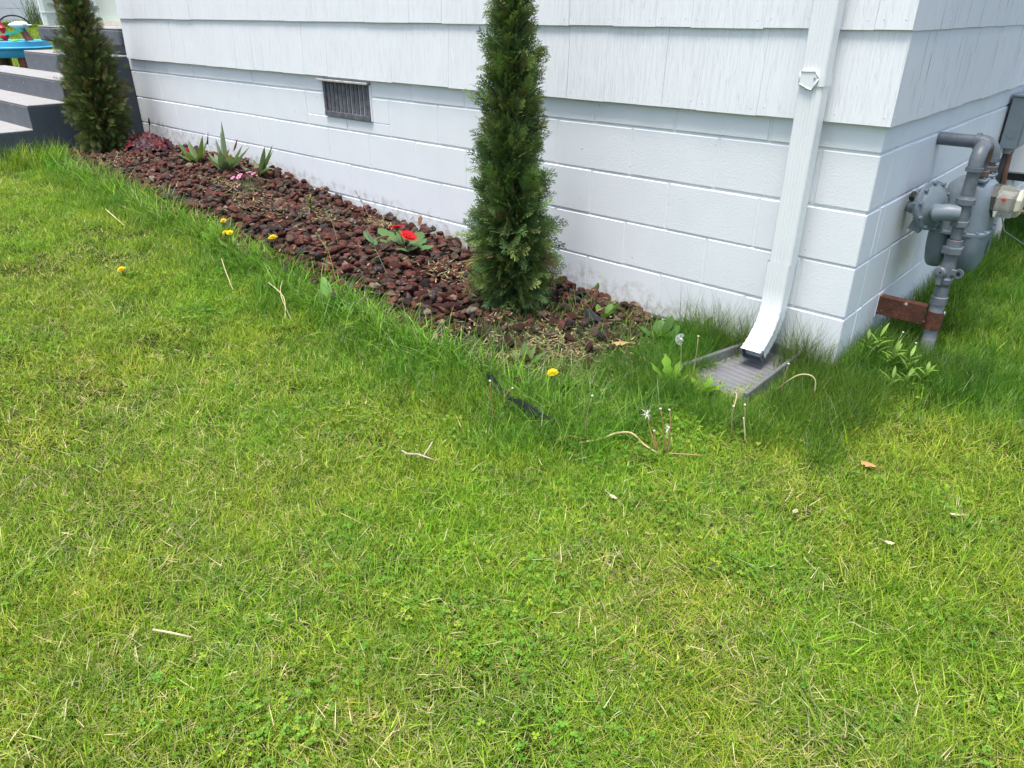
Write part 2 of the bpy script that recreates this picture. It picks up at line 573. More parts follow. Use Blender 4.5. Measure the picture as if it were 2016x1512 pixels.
# --- siding: every shingle is its own piece, slightly tilted out at its lower edge
def shingle(wall, a, b_, z0, row, mat):
    g = .0002 + random.random() ** 2 * .0007
    a += g; b_ -= g
    z0 += random.uniform(-.0019, .0019)
    z1 = z0 + ROW + .03
    th = .010 if wall == 'L' else .0035
    out0, out1 = (.026 if wall == 'L' else .0165) + random.uniform(-.0012, .0012), (.0125 if wall == 'L' else .0115)      # face distance from block plane, bottom and top
    sk = random.uniform(-.0012, .0012)
    mb = MB()
    if wall == 'L':
        P = lambda s, o, z: (s, -o, z)
    else:
        P = lambda s, o, z: (o, s, z)
    vs = [P(a, out0 - th, z0), P(b_, out0 - th, z0), P(b_ + sk, out1 - th, z1), P(a + sk, out1 - th, z1),
          P(a, out0, z0 + .001), P(b_, out0, z0 + .001), P(b_ + sk, out1, z1), P(a + sk, out1, z1)]
    fs = [(3,2,1,0),(4,5,6,7),(0,1,5,4),(1,2,6,5),(2,3,7,6),(3,0,4,7)]
    if wall == 'R': pass
    else: fs = [f[::-1] for f in fs] if False else fs
    mb.add(vs, fs)
    for s_ in (a + .025, b_ - .025):        # painted nail heads
        if b_ - a < .08: continue
        zn = z0 + .028 + random.uniform(-.004, .006)
        on = out0 + (out1 - out0) * (zn - z0) / (z1 - z0)
        mb.lathe(P(s_, on - .0005, zn), P(0, 1, 0) if wall == 'L' else (1, 0, 0), [(0, .0030), (.0016, .0022)], 6)
    return mb.build('shingle', mat, house)

random.seed(21)
# joints read off the photograph near the corner, random widths beyond
known = {0: [-.20, -.87, -.985, -1.16, -1.36, -1.50, -1.86, -2.12, -2.38],
         1: [-.10, -.93, -1.13, -1.36, -1.6]}
for row in range(5):
    z0 = SID_Z + row * ROW
    cut = [0.0168]
    for k_ in known.get(row, [-random.uniform(.15, .3)]):
        while cut[-1] - k_ > .36: cut.append(cut[-1] - random.uniform(.17, .3))
        cut.append(k_)
    while cut[-1] > -5.6: cut.append(cut[-1] - random.uniform(.15, .33))
    cut.append(-5.935)
    if cut[-2] - cut[-1] < .06: cut.pop(-2)
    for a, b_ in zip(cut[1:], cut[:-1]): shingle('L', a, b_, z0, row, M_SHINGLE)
    cut = [-.019]
    while cut[-1] < WALL_R - .4: cut.append(cut[-1] + random.uniform(.12, .3))
    cut.append(WALL_R)
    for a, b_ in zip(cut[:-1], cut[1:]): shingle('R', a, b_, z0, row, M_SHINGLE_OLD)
up = MB()
up.box((WALL_L + .045, .004, SID_Z + .04), (-.004, .12, 3.3))
up.box((-.12, .124, SID_Z + .04), (-.004, WALL_R, 3.3))
zt5 = SID_Z + 5 * ROW + .03
up.box((-5.93, -.012, zt5 + .002), (.012, .004, 3.3))
up.box((-.004, .0045, zt5 + .002), (.0125, WALL_R, 3.3))
up.box((WALL_L + .045, .121, .5), (WALL_L + .06, 5.0, 3.3))
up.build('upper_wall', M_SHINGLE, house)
rf = MB()
rf.box((-6.2, -.25, 3.302), (.25, 6.6, 3.36))
rf.build('roof', simple('roof_boards', (.5, .5, .5), .8), house)

# --- crawlspace vent: grey weathered board frame with upright slats
M_VENTWOOD = simple('weathered_grey_wood', (.115, .115, .125), .75, 0, .45, 30, .4, 90)
M_VENTDARK = simple('vent_dark', (.006, .006, .007), .9)
vent = MB().box((-3.244, .012, .708), (-2.802, .03, .925)).build('crawlspace_vent', M_VENTDARK, house)
x0, x1, z0, z1 = vent_hole
fr = MB()
fr.cham((x0, -.014, z0 - .008), (x1, .011, z0 + .022), .002)
fr.cham((x0, -.012, z0 + .0222), (x0 + .022, .011, z1 - .012), .002)
fr.cham((x1 - .022, -.012, z0 + .0222), (x1, .011, z1 - .012), .002)
fr.build('vent_frame', M_VENTWOOD, vent)
M_SILL = simple('pale_weathered_wood', (.42, .41, .39), .75, 0, .25, 25)
MB().cham((x0 - .03, -.034, z1 - .0115), (x1 + .01, .008, z1 + .0005), .002).build('vent_cap', M_SILL, vent)
ns = 10
for i in range(ns):
    xa = x0 + .026 + (x1 - x0 - .052) * i / ns
    MB().cham((xa + .003, -.004 + random.uniform(-.001, .001), z0 + .0225), (xa + .030, .009, z1 - .0125), .0025).build('vent_slat', M_VENTWOOD, vent)
MB().box((x1 + .0005, -.008, z0 - .006), (x1 + .012, .005, z1 - .013)).build('vent_edge', M_BLOCK, vent)

# --- recessed porch wall with pale green shakes left of the corner
M_PALEGREEN = shingle_material('pale_green_shake_paint', .8, .15, (.55, .62, .56))
pw = MB()
for i in range(10):
    xa = -7.75 + i * .175
    for r_ in range(3):
        pw.box((xa + .001, .52 - .004 * (r_ == 0), 1.225 + r_ * .3 if r_ else 1.19), (xa + .174, .56, 1.2235 + (r_ + 1) * .3 if r_ else 1.2235))
pw.box((-7.75, .53, 1.16), (-6.0, .58, 3.3))
pw.build('porch_wall', M_PALEGREEN, house)
MB().box((-7.75, .46, 1.1565), (-6.0, .519, 1.188)).build('porch_sill', simple('cream_sill', (.62, .58, .48), .7), house)

# ================================================================== DOWNSPOUT
M_SPOUT = simple('white_spout_enamel', (.78, .80, .79), .38, 0, .03, 5, .06, 120)
ds = thing('downspout', 'white ribbed metal downspout with bent outlet at the house corner', 'downspout', (-.235, -.09, 0))
def spout_ring(c, w, d, right, fwd):
    """cross-section with four ribs on the front face; fwd points away from the wall"""
    pts = []
    n = 40
    for i in range(n + 1):
        t = -1 + 2 * i / n
        rib = .0011 * math.cos(t * math.pi * 7) if abs(t) < .62 else 0.0 if abs(t) < .9 else -.004 * (abs(t) - .9) / .1
        pts.append(c + right * (t * w / 2) + fwd * (d / 2 + rib))
    for sgn in (1, -1):
        m_ = 5
        for i in range(1, m_):
            t = 1 - 2 * i / m_
            pts.append(c + right * (sgn * (w / 2 + (.0015 if i in (1, 4) else -.0012))) + fwd * (d / 2 * t * sgn))
        if sgn == 1:
            for i in range(6):
                pts.append(c + right * (w / 2 - w * i / 5) + fwd * (-d / 2))
    return pts
R_, F_ = Vector((1, 0, 0)), Vector((0, -1, 0))
W_, D_ = .083, .060
mb = MB()
mb.loft([spout_ring(Vector((-.241, -.083, z)), W_, D_, R_, F_) for z in (3.2, 2.2, 1.3, 1.0, .7, .42)], caps=False)
mb.build('spout_pipe', M_SPOUT, ds, smooth=True, auto=.5)
mb = MB()
rings = []
path = [(-.092, .43, 0), (-.092, .33, 0), (-.093, .255, .05), (-.099, .215, .18), (-.112, .178, .38), (-.134, .142, .60), (-.162, .112, .80), (-.192, .088, .95), (-.212, .075, 1.0)]
fine = []
for i in range(len(path) - 1):
    k = 1 if i < 2 else 3
    for j in range(k):
        t = j / k
        fine.append(tuple(path[i][q] * (1 - t) + path[i + 1][q] * t for q in range(3)) + (i + t,))
fine.append(path[-1] + (len(path) - 1,))
for n_, (y, z, a, s_) in enumerate(fine):
    f = Vector((0, -math.cos(a), math.sin(a)))
    pinch = 1.05 if s_ < 2 else 1.0 + (.028 if n_ % 2 else -.012) + .01 * math.sin(n_ * 2.3)
    rings.append(spout_ring(Vector((-.243 - .01 * max(0, s_ - 3) / 5, y, z)), W_ * pinch, D_ * (pinch + .02), R_, f))
mb.loft(rings, caps=False)
# dented, slightly crushed lip
mb.build('outlet_elbow', M_SPOUT, ds, smooth=True, auto=.6)
lip = MB()
lip.loft([[p * 1.0 for p in spout_ring(Vector((-.247, -.2125, .0745)), W_ * .97, D_ * .97, R_, Vector((0, -math.cos(1.0), math.sin(1.0))))],
          spout_ring(Vector((-.247, -.195, .085)), W_ * .95, D_ * .95, R_, Vector((0, -math.cos(1.0), math.sin(1.0))))], caps=False)
lip.build('outlet_lip', simple('spout_inside', (.10, .105, .11), .6), ds, smooth=True)
# strap with pointed buckle
st = MB()
zc = 1.075
st.loft([spout_ring(Vector((-.241, -.083, z)), W_ + .006, D_ + .007, R_, F_) for z in (zc - .021, zc - .019, zc + .019, zc + .021)], caps=False)
strap = st.build('spout_strap', M_SPOUT, ds, smooth=True, auto=.5)
def prism(mb, poly, y0, y1, x0=0, z0=0):
    n = len(poly)
    vs = [(x0 + p[0], y0, z0 + p[1]) for p in poly] + [(x0 + p[0], y1, z0 + p[1]) for p in poly]
    return mb.add(vs, [tuple(range(n)), tuple(range(2 * n - 1, n - 1, -1))] + [(i, i + n, (i + 1) % n + n, (i + 1) % n) for i in range(n)])
bk = MB()
yb = -.083 - D_ / 2
prism(bk, [(-.040, .024), (.012, .026), (.026, .004), (.008, -.033), (-.014, -.026), (-.039, -.014)], yb - .0075, yb - .001, -.241, zc)
bk.build('strap_buckle', M_SPOUT, strap)
bd = MB()
poly = [(-.040, .024), (.012, .026), (.026, .004), (.008, -.033), (-.014, -.026), (-.039, -.014)]
for a, b_ in zip(poly, poly[1:] + poly[:1]):
    bd.tube([(-.241 + a[0], yb - .0085, zc + a[1]), (-.241 + b_[0], yb - .0085, zc + b_[1])], .0019, 6)
bd.build('buckle_rim', M_SPOUT, strap, smooth=True)
MB().lathe((-.229, yb - .0076, zc + .004), (0, -1, 0), [(0, .004), (.002, .0035)], 8).build('buckle_screw', simple('dull_screw', (.3, .3, .3), .5), strap)

# ================================================================== SPLASH BLOCK
M_SPLASH = simple('grey_splash_plastic', (.16, .16, .168), .55, 0, .12, 10, .25, 60)
def splash_block():
    t = thing('splash_block', 'grey ridged splash block in the grass below the downspout outlet', 'splash block', (-.245, -.23, .01))
    a = math.radians(-9)
    M = Matrix.Translation(Vector((-.255, -.23, .004))) @ Matrix.Rotation(a, 4, 'Z')
    Ln, w0, w1 = .46, .20, .32          # back width, front width
    mb = MB()
    # floor with ridges across it
    rows = 44
    rings = []
    for i in range(rows + 1):
        s = i / rows
        w = (w0 + (w1 - w0) * s) / 2 - .018
        z = .018 + (.0035 if i % 3 == 1 and .08 < s < .97 else 0.0) - .006 * s
        rings.append([M @ Vector((-w + 2 * w * k / 6, Ln / 2 - Ln * s, z)) for k in range(7)])
    mb.loft(rings, closed=False)
    mb.build('ridged_floor', M_SPLASH, t)
    rim = MB()
    for sgn in (-1, 1):
        rr = []
        for i in range(9):
            s = i / 8
            w = (w0 + (w1 - w0) * s) / 2 * sgn
            y = Ln / 2 - Ln * s
            h = .062 - .016 * s
            wi = w - sgn * .016
            rr.append([M @ Vector(p) for p in ((wi - sgn * .004, y, .0), (wi, y, h - .003), (wi + sgn * .003, y, h), (w - sgn * .002, y, h), (w, y, h - .004), (w + sgn * .004, y, .0))])
        rim.loft(rr)
    rr = [[M @ Vector((x, Ln / 2 + d, z)) for d, z in ((-.014, 0), (-.012, .058), (0, .06), (.004, .0))] for x in (-w0 / 2 + .012, 0, w0 / 2 - .012)]
    rim.loft(rr)
    rim.build('raised_rim', M_SPLASH, t)
splash_block()

# ================================================================== CONCRETE STEPS
def step_paint():
    m, nt, b = material('grey_step_paint')
    v = coords(nt)
    n = tex_noise(nt, v, 9, 5, .6)
    n2 = tex_noise(nt, v, 75, 4, .6)
    c = ramp(nt, n, [(0.3, (.088, .098, .112)), (0.7, (.125, .137, .152))])
    chip = ramp(nt, tex_noise(nt, v, 21, 2, .4), [(.735, 0.0), (.745, .8)])
    c = mix(nt, chip, c, (.42, .38, .33))
    nt.links.new(c, b.inputs['Base Color'])
    b.inputs['Roughness'].default_value = .6
    bump(nt, b, n2, .7, .012)
    return m
def tread_mat():
    m, nt, b = material('worn_tread_concrete')
    v = coords(nt)
    n = tex_noise(nt, v, 120, 5, .7)
    n2 = tex_noise(nt, v, 5, 4, .6)
    c = ramp(nt, n, [(.34, (.16, .16, .175)), (.47, (.33, .325, .32)), (.68, (.44, .43, .415))])
    c = mix(nt, ramp(nt, n2, [(.45, 0.0), (.7, .5)]), c, (.33, .29, .24))
    nt.links.new(c, b.inputs['Base Color'])
    b.inputs['Roughness'].default_value = .85
    bump(nt, b, n, .5, .006)
    return m
def side_mat():
    m, nt, b = material('dark_slate_side')
    v = coords(nt)
    n = tex_noise(nt, v, 7, 5, .6)
    n2 = tex_noise(nt, coords(nt, 'Object', (1, 12, 60)), 3, 4, .6)
    nt.links.new(ramp(nt, n, [(0.3, (.050, .062, .082)), (0.7, (.066, .080, .102))]), b.inputs['Base Color'])
    b.inputs['Roughness'].default_value = .55
    bump(nt, b, n2, .5, .006)
    return m
M_STEP, M_TREAD, M_SIDE = step_paint(), tread_mat(), side_mat()
steps = thing('concrete_steps', 'dark grey painted concrete porch steps with worn pale treads', 'steps', (-6.8, -.4, .2))
SX = -5.984
levels = [(-1.12, -.84, .455, -9.4), (-.84, -.555, .632, -8.9), (-.555, -.275, .795, -8.3), (-.275, .06, .952, -7.60)]
for i, (y0, y1, zt, xl) in enumerate(levels):
    x1 = SX - .0 - (.0015 * i)
    mb = MB()
    mb.cham((xl, y0, .05), (x1, y1 - .001 if i < 3 else 1.9, zt - .013), .007)
    s = mb.build('step', M_STEP, steps)
    MB().cham((xl + .002, y0 + .003, zt - .0125), (x1 - .002, (y1 + .012) if i < 3 else .09, zt), .005).build('tread', M_TREAD, s)
# painted side of the flight: a thin skin in a darker slate tone
sk = MB()
poly = []
for (y0, y1, zt, xl) in levels:
    poly += [(y0 + .004, zt - .016), (y1 - .002, zt - .016)]
poly[-1] = (-.004, levels[-1][2] - .016)
poly = [(levels[0][0] + .004, .03)] + poly + [(-.004, .03)]
n = len(poly)
vs = [(SX + .004, p[0], p[1]) for p in poly] + [(SX - .006, p[0], p[1]) for p in poly]
sk.add(vs, [tuple(range(n)), tuple(range(2 * n - 1, n - 1, -1))] + [((i + 1) % n, (i + 1) % n + n, i + n, i) for i in range(n)])
sk.build('painted_side', M_SIDE, steps)
MB().cham((-7.83, -.03, 1.024), (-5.992, 1.95, 1.143), .012).build('landing_slab', M_STEP, steps)
MB().cham((-7.826, -.026, 1.1435), (-5.996, 1.9, 1.155), .004).build('landing_top', M_TREAD, steps)
MB().cham((-7.76, .05, .953), (-6.0, 1.9, 1.0235), .004).build('landing_support', M_STEP, steps)
random.seed(3)
for (y, z, s) in ((-.10, .60, .03), (-.115, .565, .018), (-.09, .355, .028), (-.13, .335, .016)):
    mb = MB()
    k = 7
    prism_pts = [(math.cos(2 * math.pi * i / k) * s * random.uniform(.5, 1) * .6, math.sin(2 * math.pi * i / k) * s * random.uniform(.5, 1)) for i in range(k)]
    vs = [(SX + .0045, y + p[0], z + p[1]) for p in prism_pts] + [(SX + .0062, y + p[0] * .9, z + p[1] * .9) for p in prism_pts]
    mb.add(vs, [tuple(range(k)), tuple(range(2 * k - 1, k - 1, -1))] + [(i, (i + 1) % k, (i + 1) % k + k, i + k) for i in range(k)])
    mb.build('paint_chip', M_TREAD, steps)

# ================================================================== GAS METER
def meter_paint():
    m, nt, b = material('grey_meter_paint')
    v = coords(nt)
    n = tex_noise(nt, v, 18, 5, .6)
    n2 = tex_noise(nt, v, 60, 4, .7)
    c = ramp(nt, n, [(.3, (.150, .190, .215)), (.7, (.205, .245, .270))])
    c = mix(nt, ramp(nt, n2, [(.66, 0.0), (.72, .55)]), c, (.20, .12, .08))
    nt.links.new(c, b.inputs['Base Color'])
    b.inputs['Roughness'].default_value = .42
    b.inputs['Specular IOR Level'].default_value = .5
    bump(nt, b, n2, .12, .003)
    return m
def pipe_paint(name='grey_pipe_paint', rust=.66, lo=(.098, .116, .132), hi=(.155, .176, .195)):
    m, nt, b = material(name)
    v = coords(nt)
    n = tex_noise(nt, v, 30, 5, .65)
    n2 = tex_noise(nt, v, 45, 4, .7)
    c = ramp(nt, n, [(.3, lo), (.7, hi)])
    c = mix(nt, ramp(nt, n2, [(rust, 0.0), (rust + .07, .85)]), c, (.16, .075, .04))
    nt.links.new(c, b.inputs['Base Color'])
    b.inputs['Roughness'].default_value = .45
    bump(nt, b, n2, .25, .004)
    return m
def rust_mat():
    m, nt, b = material('rusted_steel')
    v = coords(nt)
    n = tex_noise(nt, v, 40, 6, .7)
    n2 = tex_noise(nt, v, 14, 4, .6)
    c = ramp(nt, n, [(.3, (.035, .014, .010)), (.55, (.10, .034, .018)), (.75, (.24, .09, .03))])
    c = mix(nt, ramp(nt, n2, [(.62, 0.0), (.66, .9)]), c, (.55, .54, .52))
    nt.links.new(c, b.inputs['Base Color'])
    b.inputs['Roughness'].default_value = .85
    bump(nt, b, n, .7, .006)
    return m
M_METER, M_PIPE, M_RUST = meter_paint(), pipe_paint(), rust_mat()
M_RUSTJOINT = pipe_paint('rusty_joint', .50, (.085, .085, .085), (.15, .14, .13))
M_ZINC = simple('pale_galvanised', (.36, .37, .38), .5, .3, .2, 20)
gm = thing('gas_meter', 'grey gas meter with regulator and pipes standing by the right hand white wall', 'gas meter', (.215, .55, 0))

def hexnut(mb, c, axis, r, h):
    return mb.lathe(Vector(c) - Vector(axis).normalized() * h / 2, axis, [(0, r * .93), (h * .12, r), (h * .88, r), (h, r * .93)], 6)

# wall pipe and outlet elbow
YO, YI, YR, XM = .737, .600, .435, .205
mb = MB(); mb.tube([(0.001, YO, .816), (XM - .06, YO, .816)], .0255, 14); mb.build('outlet_pipe', M_PIPE, gm, smooth=True, auto=.6)
mb = MB()
def elbow(mb, p0, corner, p1, r, k=6, flare=1.22):
    p0, c, p1 = Vector(p0), Vector(corner), Vector(p1)
    pts, rad = [], []
    a = c + (p0 - c) * .95; b_ = c + (p1 - c) * .95
    pts += [p0, p0 + (a - p0) * .9]; rad += [r * flare * 1.06, r * flare * 1.06]
    for i in range(k + 1):
        t = i / k
        pts.append((1 - t) ** 2 * a + 2 * t * (1 - t) * c + t * t * b_); rad.append(r * flare * (.96 + .06 * math.sin(math.pi * t)))
    pts += [p1 + (b_ - p1) * .9, p1]; rad += [r * flare * 1.06, r * flare * 1.06]
    return mb.tube(pts, rad, 16)
elbow(mb, (XM - .065, YO, .816), (XM, YO, .816), (XM, YO, .755), .0255)
mb.lathe((XM - .07, YO, .816), (1, 0, 0), [(0, .034), (.016, .034)], 16)
mb.lathe((XM, YO, .748), (0, 0, 1), [(0, .034), (.014, .034)], 16)
mb.build('outlet_elbow', M_PIPE, gm, smooth=True, auto=.6)
mb = MB(); mb.tube([(XM, YO, .755), (XM, YO, .70)], .022, 14); mb.build('outlet_nipple', M_PIPE, gm, smooth=True, auto=.6)
mb = MB(); hexnut(mb, (XM, YO, .722), (0, 0, 1), .037, .02); mb.lathe((XM, YO, .706), (0, 0, 1), [(0, .033), (.008, .035)], 16)
mb.build('union_nut', M_RUSTJOINT, gm)
mb = MB(); hexnut(mb, (XM, YI, .722), (0, 0, 1), .034, .022); mb.lathe((XM, YI, .70), (0, 0, 1), [(0, .026), (.012, .026)], 14)
mb.build('union_nut', M_RUSTJOINT, gm)
mb = MB()
for yc in (YO, YI): mb.cham((XM - .035, yc - .036, .688), (XM + .035, yc + .036, .703), .004)
for yc in (YO, YI):
    for sx in (-1, 1):
        for sy in (-1, 1): hexnut(mb, (XM + sx * .027, yc + sy * .028, .706), (0, 0, 1), .006, .007)
mb.build('connection_plate', M_METER, gm)
# inlet: riser, elbow over to the meter
mb = MB(); elbow(mb, (.212, YR, .76), (.212, YR, .83), (.21, YR + .075, .832), .0215); mb.lathe((.212, YR, .752), (0, 0, 1), [(0, .03), (.014, .03)], 16)
mb.build('inlet_elbow', M_PIPE, gm, smooth=True, auto=.6)
mb = MB(); elbow(mb, (.21, YR + .078, .832), (.205, YI, .832), (XM, YI, .765), .0215); mb.build('inlet_elbow', M_RUSTJOINT, gm, smooth=True, auto=.6)
mb = MB(); mb.tube([(XM, YI, .768), (XM, YI, .71)], .02, 12); mb.build('inlet_nipple', M_PIPE, gm, smooth=True, auto=.6)
mb = MB(); mb.tube([(.213, YR, .77), (.214, YR, .655)], .0225, 16); mb.build('riser_pipe', M_PIPE, gm, smooth=True, auto=.6)
mb = MB()
mb.lathe((.214, YR, .628), (0, 0, 1), [(0, .028), (.002, .033), (.022, .033), (.024, .028), (.032, .024)], 18)
mb.lathe((.214, YR, .566), (0, 0, 1), [(0, .026), (.064, .026)], 18)
hexnut(mb, (.215, YR, .556), (0, 0, 1), .034, .024)
mb.tube([(.205, YR, .592), (.222, YR - .012, .592)], [.036, .034], 18)
mb.build('tee_fitting', M_PIPE, gm, smooth=True, auto=.5)
mb = MB()
mb.tube([(.205, YR - .02, .596), (.17, YR - .035, .597), (.14, YR - .035, .590), (.130, YR - .012, .588), (.118, YR + .012, .588)], [.030, .032, .033, .032, .028], 18)
mb.build('regulator_neck', M_METER, gm, smooth=True, auto=.7)
# regulator: dished diaphragm case with bolted flange
RC = Vector((.098, YR + .03, .60)); AX = Vector((.93, -.33, .16)).normalized()
mb = MB()
mb.lathe(RC - AX * .012, AX, [(-.042, .028), (-.038, .047), (-.024, .068), (-.006, .079), (0, .081), (.004, .095), (.016, .095), (.020, .081), (.027, .075), (.040, .058), (.049, .037), (.052, .018)], 28)
reg = mb.build('regulator', M_METER, gm, smooth=True, auto=.45)
ref = AX.cross(Vector((0, 0, 1))).normalized(); ref2 = ref.cross(AX)
mb = MB()
for i in range(10):
    a = 2 * math.pi * i / 10 + .2
    c = RC + (ref * math.cos(a) + ref2 * math.sin(a)) * .0885
    hexnut(mb, c + AX * .012, AX, .0075, .011); hexnut(mb, c - AX * .014, AX, .0065, .008)
mb.build('flange_bolts', M_METER, reg)
mb = MB()
mb.lathe(RC - AX * .055 + Vector((0, 0, -.005)), -AX, [(0, .03), (.03, .028), (.034, .024), (.045, .022)], 14)
mb.build('regulator_back', M_METER, reg, smooth=True, auto=.5)
mb = MB()
mb.lathe(RC + Vector((-.062, .012, .022)), (-1, .25, .1), [(0, .017), (.012, .017), (.014, .02), (.024, .02)], 6)
mb.lathe(RC + Vector((-.068, .012, -.006)), (-1, .2, -.2), [(0, .009), (.02, .009)], 8)
mb.build('vent_plug', simple('dark_green_grey', (.05, .06, .055), .6), reg)
mb = MB(); mb.box((.042, YR + .012, .495), (.088, YR + .05, .545), Matrix.Rotation(.35, 3, 'Y')); mb.build('vent_foot', M_METER, reg)
# riser below the tee
mb = MB(); mb.tube([(.215, YR, .548), (.216, YR, .475)], .021, 16); mb.build('riser_pipe', M_PIPE, gm, smooth=True, auto=.6)
mb = MB()
mb.lathe((.216, YR, .466), (0, 0, 1), [(0, .029), (.026, .028), (.028, .024)], 18)
hexnut(mb, (.216, YR, .452), (0, 0, 1), .039, .03)
mb.build('union_joint', M_PIPE, gm)
for z_ in (.547, .494, .760, .654, .263):
    MB().lathe((.2155, YR, z_ - .003), (0, 0, 1), [(0, .0236), (.006, .0236)], 14).build('pipe_thread', M_RUST, gm)
mb = MB()
mb.lathe((.217, YR, .318), (0, 0, 1), [(0, .030), (.018, .032), (.026, .027), (.045, .030), (.075, .027), (.10, .024), (.12, .027)], 16)
mb.lathe((.205, YR - .012, .362), (-.25, -1, 0), [(0, .024), (.022, .024), (.026, .021), (.03, .012)], 16)
valve = mb.build('gas_valve', M_PIPE, gm, smooth=True, auto=.5)
mb = MB()
lv = Vector((.21, YR - .035, .362))
mb.lathe((.262, YR - .012, .368), (-.1, -1, 0), [(0, .019), (.008, .019)], 16)
mb.cham((.212, YR - .021, .357), (.256, YR - .012, .381), .002)
mb.cham((.196, YR - .046, .315), (.216, YR - .036, .372), .003)
mb.lathe((.206, YR - .044, .368), (-.1, -1, 0), [(0, .012), (.006, .012)], 12)
mb.build('valve_wing', M_PIPE, valve)
M_BLACKHOLE = simple('dark_recess', (.012, .012, .014), .8)
mb = MB(); mb.lathe((.262, YR - .0205, .368), (-.1, -1, 0), [(0, .008), (.0006, .008)], 12); mb.lathe((.2054, YR - .0503, .368), (-.1, -1, 0), [(0, .004), (.0006, .004)], 8); mb.build('lock_hole', M_BLACKHOLE, valve)
mb = MB(); mb.tube([(.217, YR, .322), (.218, YR, .268)], .0215, 14); mb.build('riser_pipe', M_RUSTJOINT, gm, smooth=True, auto=.6)
mb = MB()
mb.lathe((.218, YR, .225), (0, 0, 1), [(0, .026), (.003, .031), (.034, .031), (.037, .026), (.078, .0255)], 18)
mb.build('coupling', M_PIPE, gm, smooth=True, auto=.5)
mb = MB(); mb.tube([(.218, YR, .228), (.221, YR, .08)], .0265, 16); mb.build('riser_sleeve', pipe_paint('sleeve_paint', .75, (.20, .215, .24), (.26, .275, .30)), gm, smooth=True, auto=.6)
mb = MB(); mb.tube([(.221, YR, .085), (.224, YR, -.1)], .027, 16); mb.build('ground_pipe', M_ZINC, gm, smooth=True, auto=.6)

# meter body: rounded upper case, two diaphragm lobes below a bolted flange
def rrect(cx, cy, hx, hy, z, n=28, p=3.2):
    out = []
    for i in range(n):
        a = 2 * math.pi * i / n
        c, s = math.cos(a), math.sin(a)
        out.append(Vector((cx + hx * abs(c) ** (2 / p) * math.copysign(1, c), cy + hy * abs(s) ** (2 / p) * math.copysign(1, s), z)))
    return out
MX, MY = .185, .668
mb = MB()
mb.loft([rrect(MX, MY, .100, .135, .497), rrect(MX, MY, .099, .134, .52), rrect(MX, MY, .094, .128, .58), rrect(MX, MY, .088, .122, .635), rrect(MX, MY, .078, .112, .668), rrect(MX, MY, .062, .096, .684), rrect(MX, MY, .04, .07, .690)])
body = mb.build('meter_body', M_METER, gm, smooth=True, auto=.9)
mb = MB()
mb.loft([rrect(MX, MY, .104, .139, .484), rrect(MX, MY, .112, .147, .487), rrect(MX, MY, .112, .147, .497), rrect(MX, MY, .104, .139, .50)])
for i in range(14):
    a = 2 * math.pi * i / 14
    p = rrect(MX, MY, .106, .141, .5, 14)[i]
    hexnut(mb, (p.x, p.y, .502), (0, 0, 1), .006, .008)
mb.build('body_flange', M_METER, body, smooth=True, auto=.5)
def lobe(xc, hx, name):
    mb = MB(); rings = []
    for k in range(10):
        t = k / 9
        z = .486 - .165 * math.sin(t * math.pi / 2)
        s = max(.10, math.cos(t * math.pi / 2) ** .55)
        rings.append(rrect(xc, MY, hx * (s ** .7), .138 * s, z, 24, 2.6))
    mb.loft(rings[::-1])
    return mb.build(name, M_METER, body, smooth=True, auto=.9)
lobe(MX - .060, .046, 'diaphragm_case'); lobe(MX + .052, .056, 'diaphragm_case')
mb = MB(); mb.cham((MX - .012, MY - .11, .37), (MX - .004, MY + .11, .486), .002); mb.build('center_web', M_METER, body)
mb = MB(); mb.cham((.2935, MY + .0, .40), (.2955, MY + .05, .452), .0005, ); mb.build('badge_plate', simple('dull_plate', (.22, .24, .24), .4, .5), body)
# index: clear octagonal plastic box facing away from the wall
def clear_plastic():
    m, nt, b = material('clear_plastic')
    b.inputs['Base Color'].default_value = (.86, .84, .76, 1)
    b.inputs['Roughness'].default_value = .18
    b.inputs['Transmission Weight'].default_value = .82
    b.inputs['IOR'].default_value = 1.12
    return m
M_CREAM = simple('yellowed_plastic', (.55, .51, .38), .4, 0, .12, 20)
IX, IY, IZ = .288, .655, .615
ib = MB(); ib.lathe((.262, IY, IZ), (1, 0, .02), [(0, .066), (.022, .066)], 8, phase=math.pi / 8); ix = ib.build('index_base', simple('index_dark', (.06, .06, .055), .5), body)
ib = MB()
ib.lathe((.285, IY, IZ), (1, 0, .02), [(0, .064), (.055, .061), (.066, .054)], 8, phase=math.pi / 8); ib.build('index_cover', clear_plastic(), body)
ib = MB(); ib.lathe((.3515, IY, IZ), (1, 0, .02), [(0, .0565), (.010, .053), (.017, .043)], 8, phase=math.pi / 8); ib.build('index_cap', M_CREAM, body)
ib = MB(); ib.box((.286, IY - .04, IZ - .018), (.330, IY - .034, IZ + .02)); ib.box((.286, IY - .028, IZ - .03), (.335, IY + .03, IZ + .03)); ib.build('index_register', simple('register_grey', (.32, .32, .29), .5), body)
ib = MB(); ib.lathe((.312, IY - .058, IZ + .018), (0, -1, 0), [(0, .008), (.012, .007)], 10); ib.build('index_seal', simple('red_seal', (.45, .05, .045), .4), body)
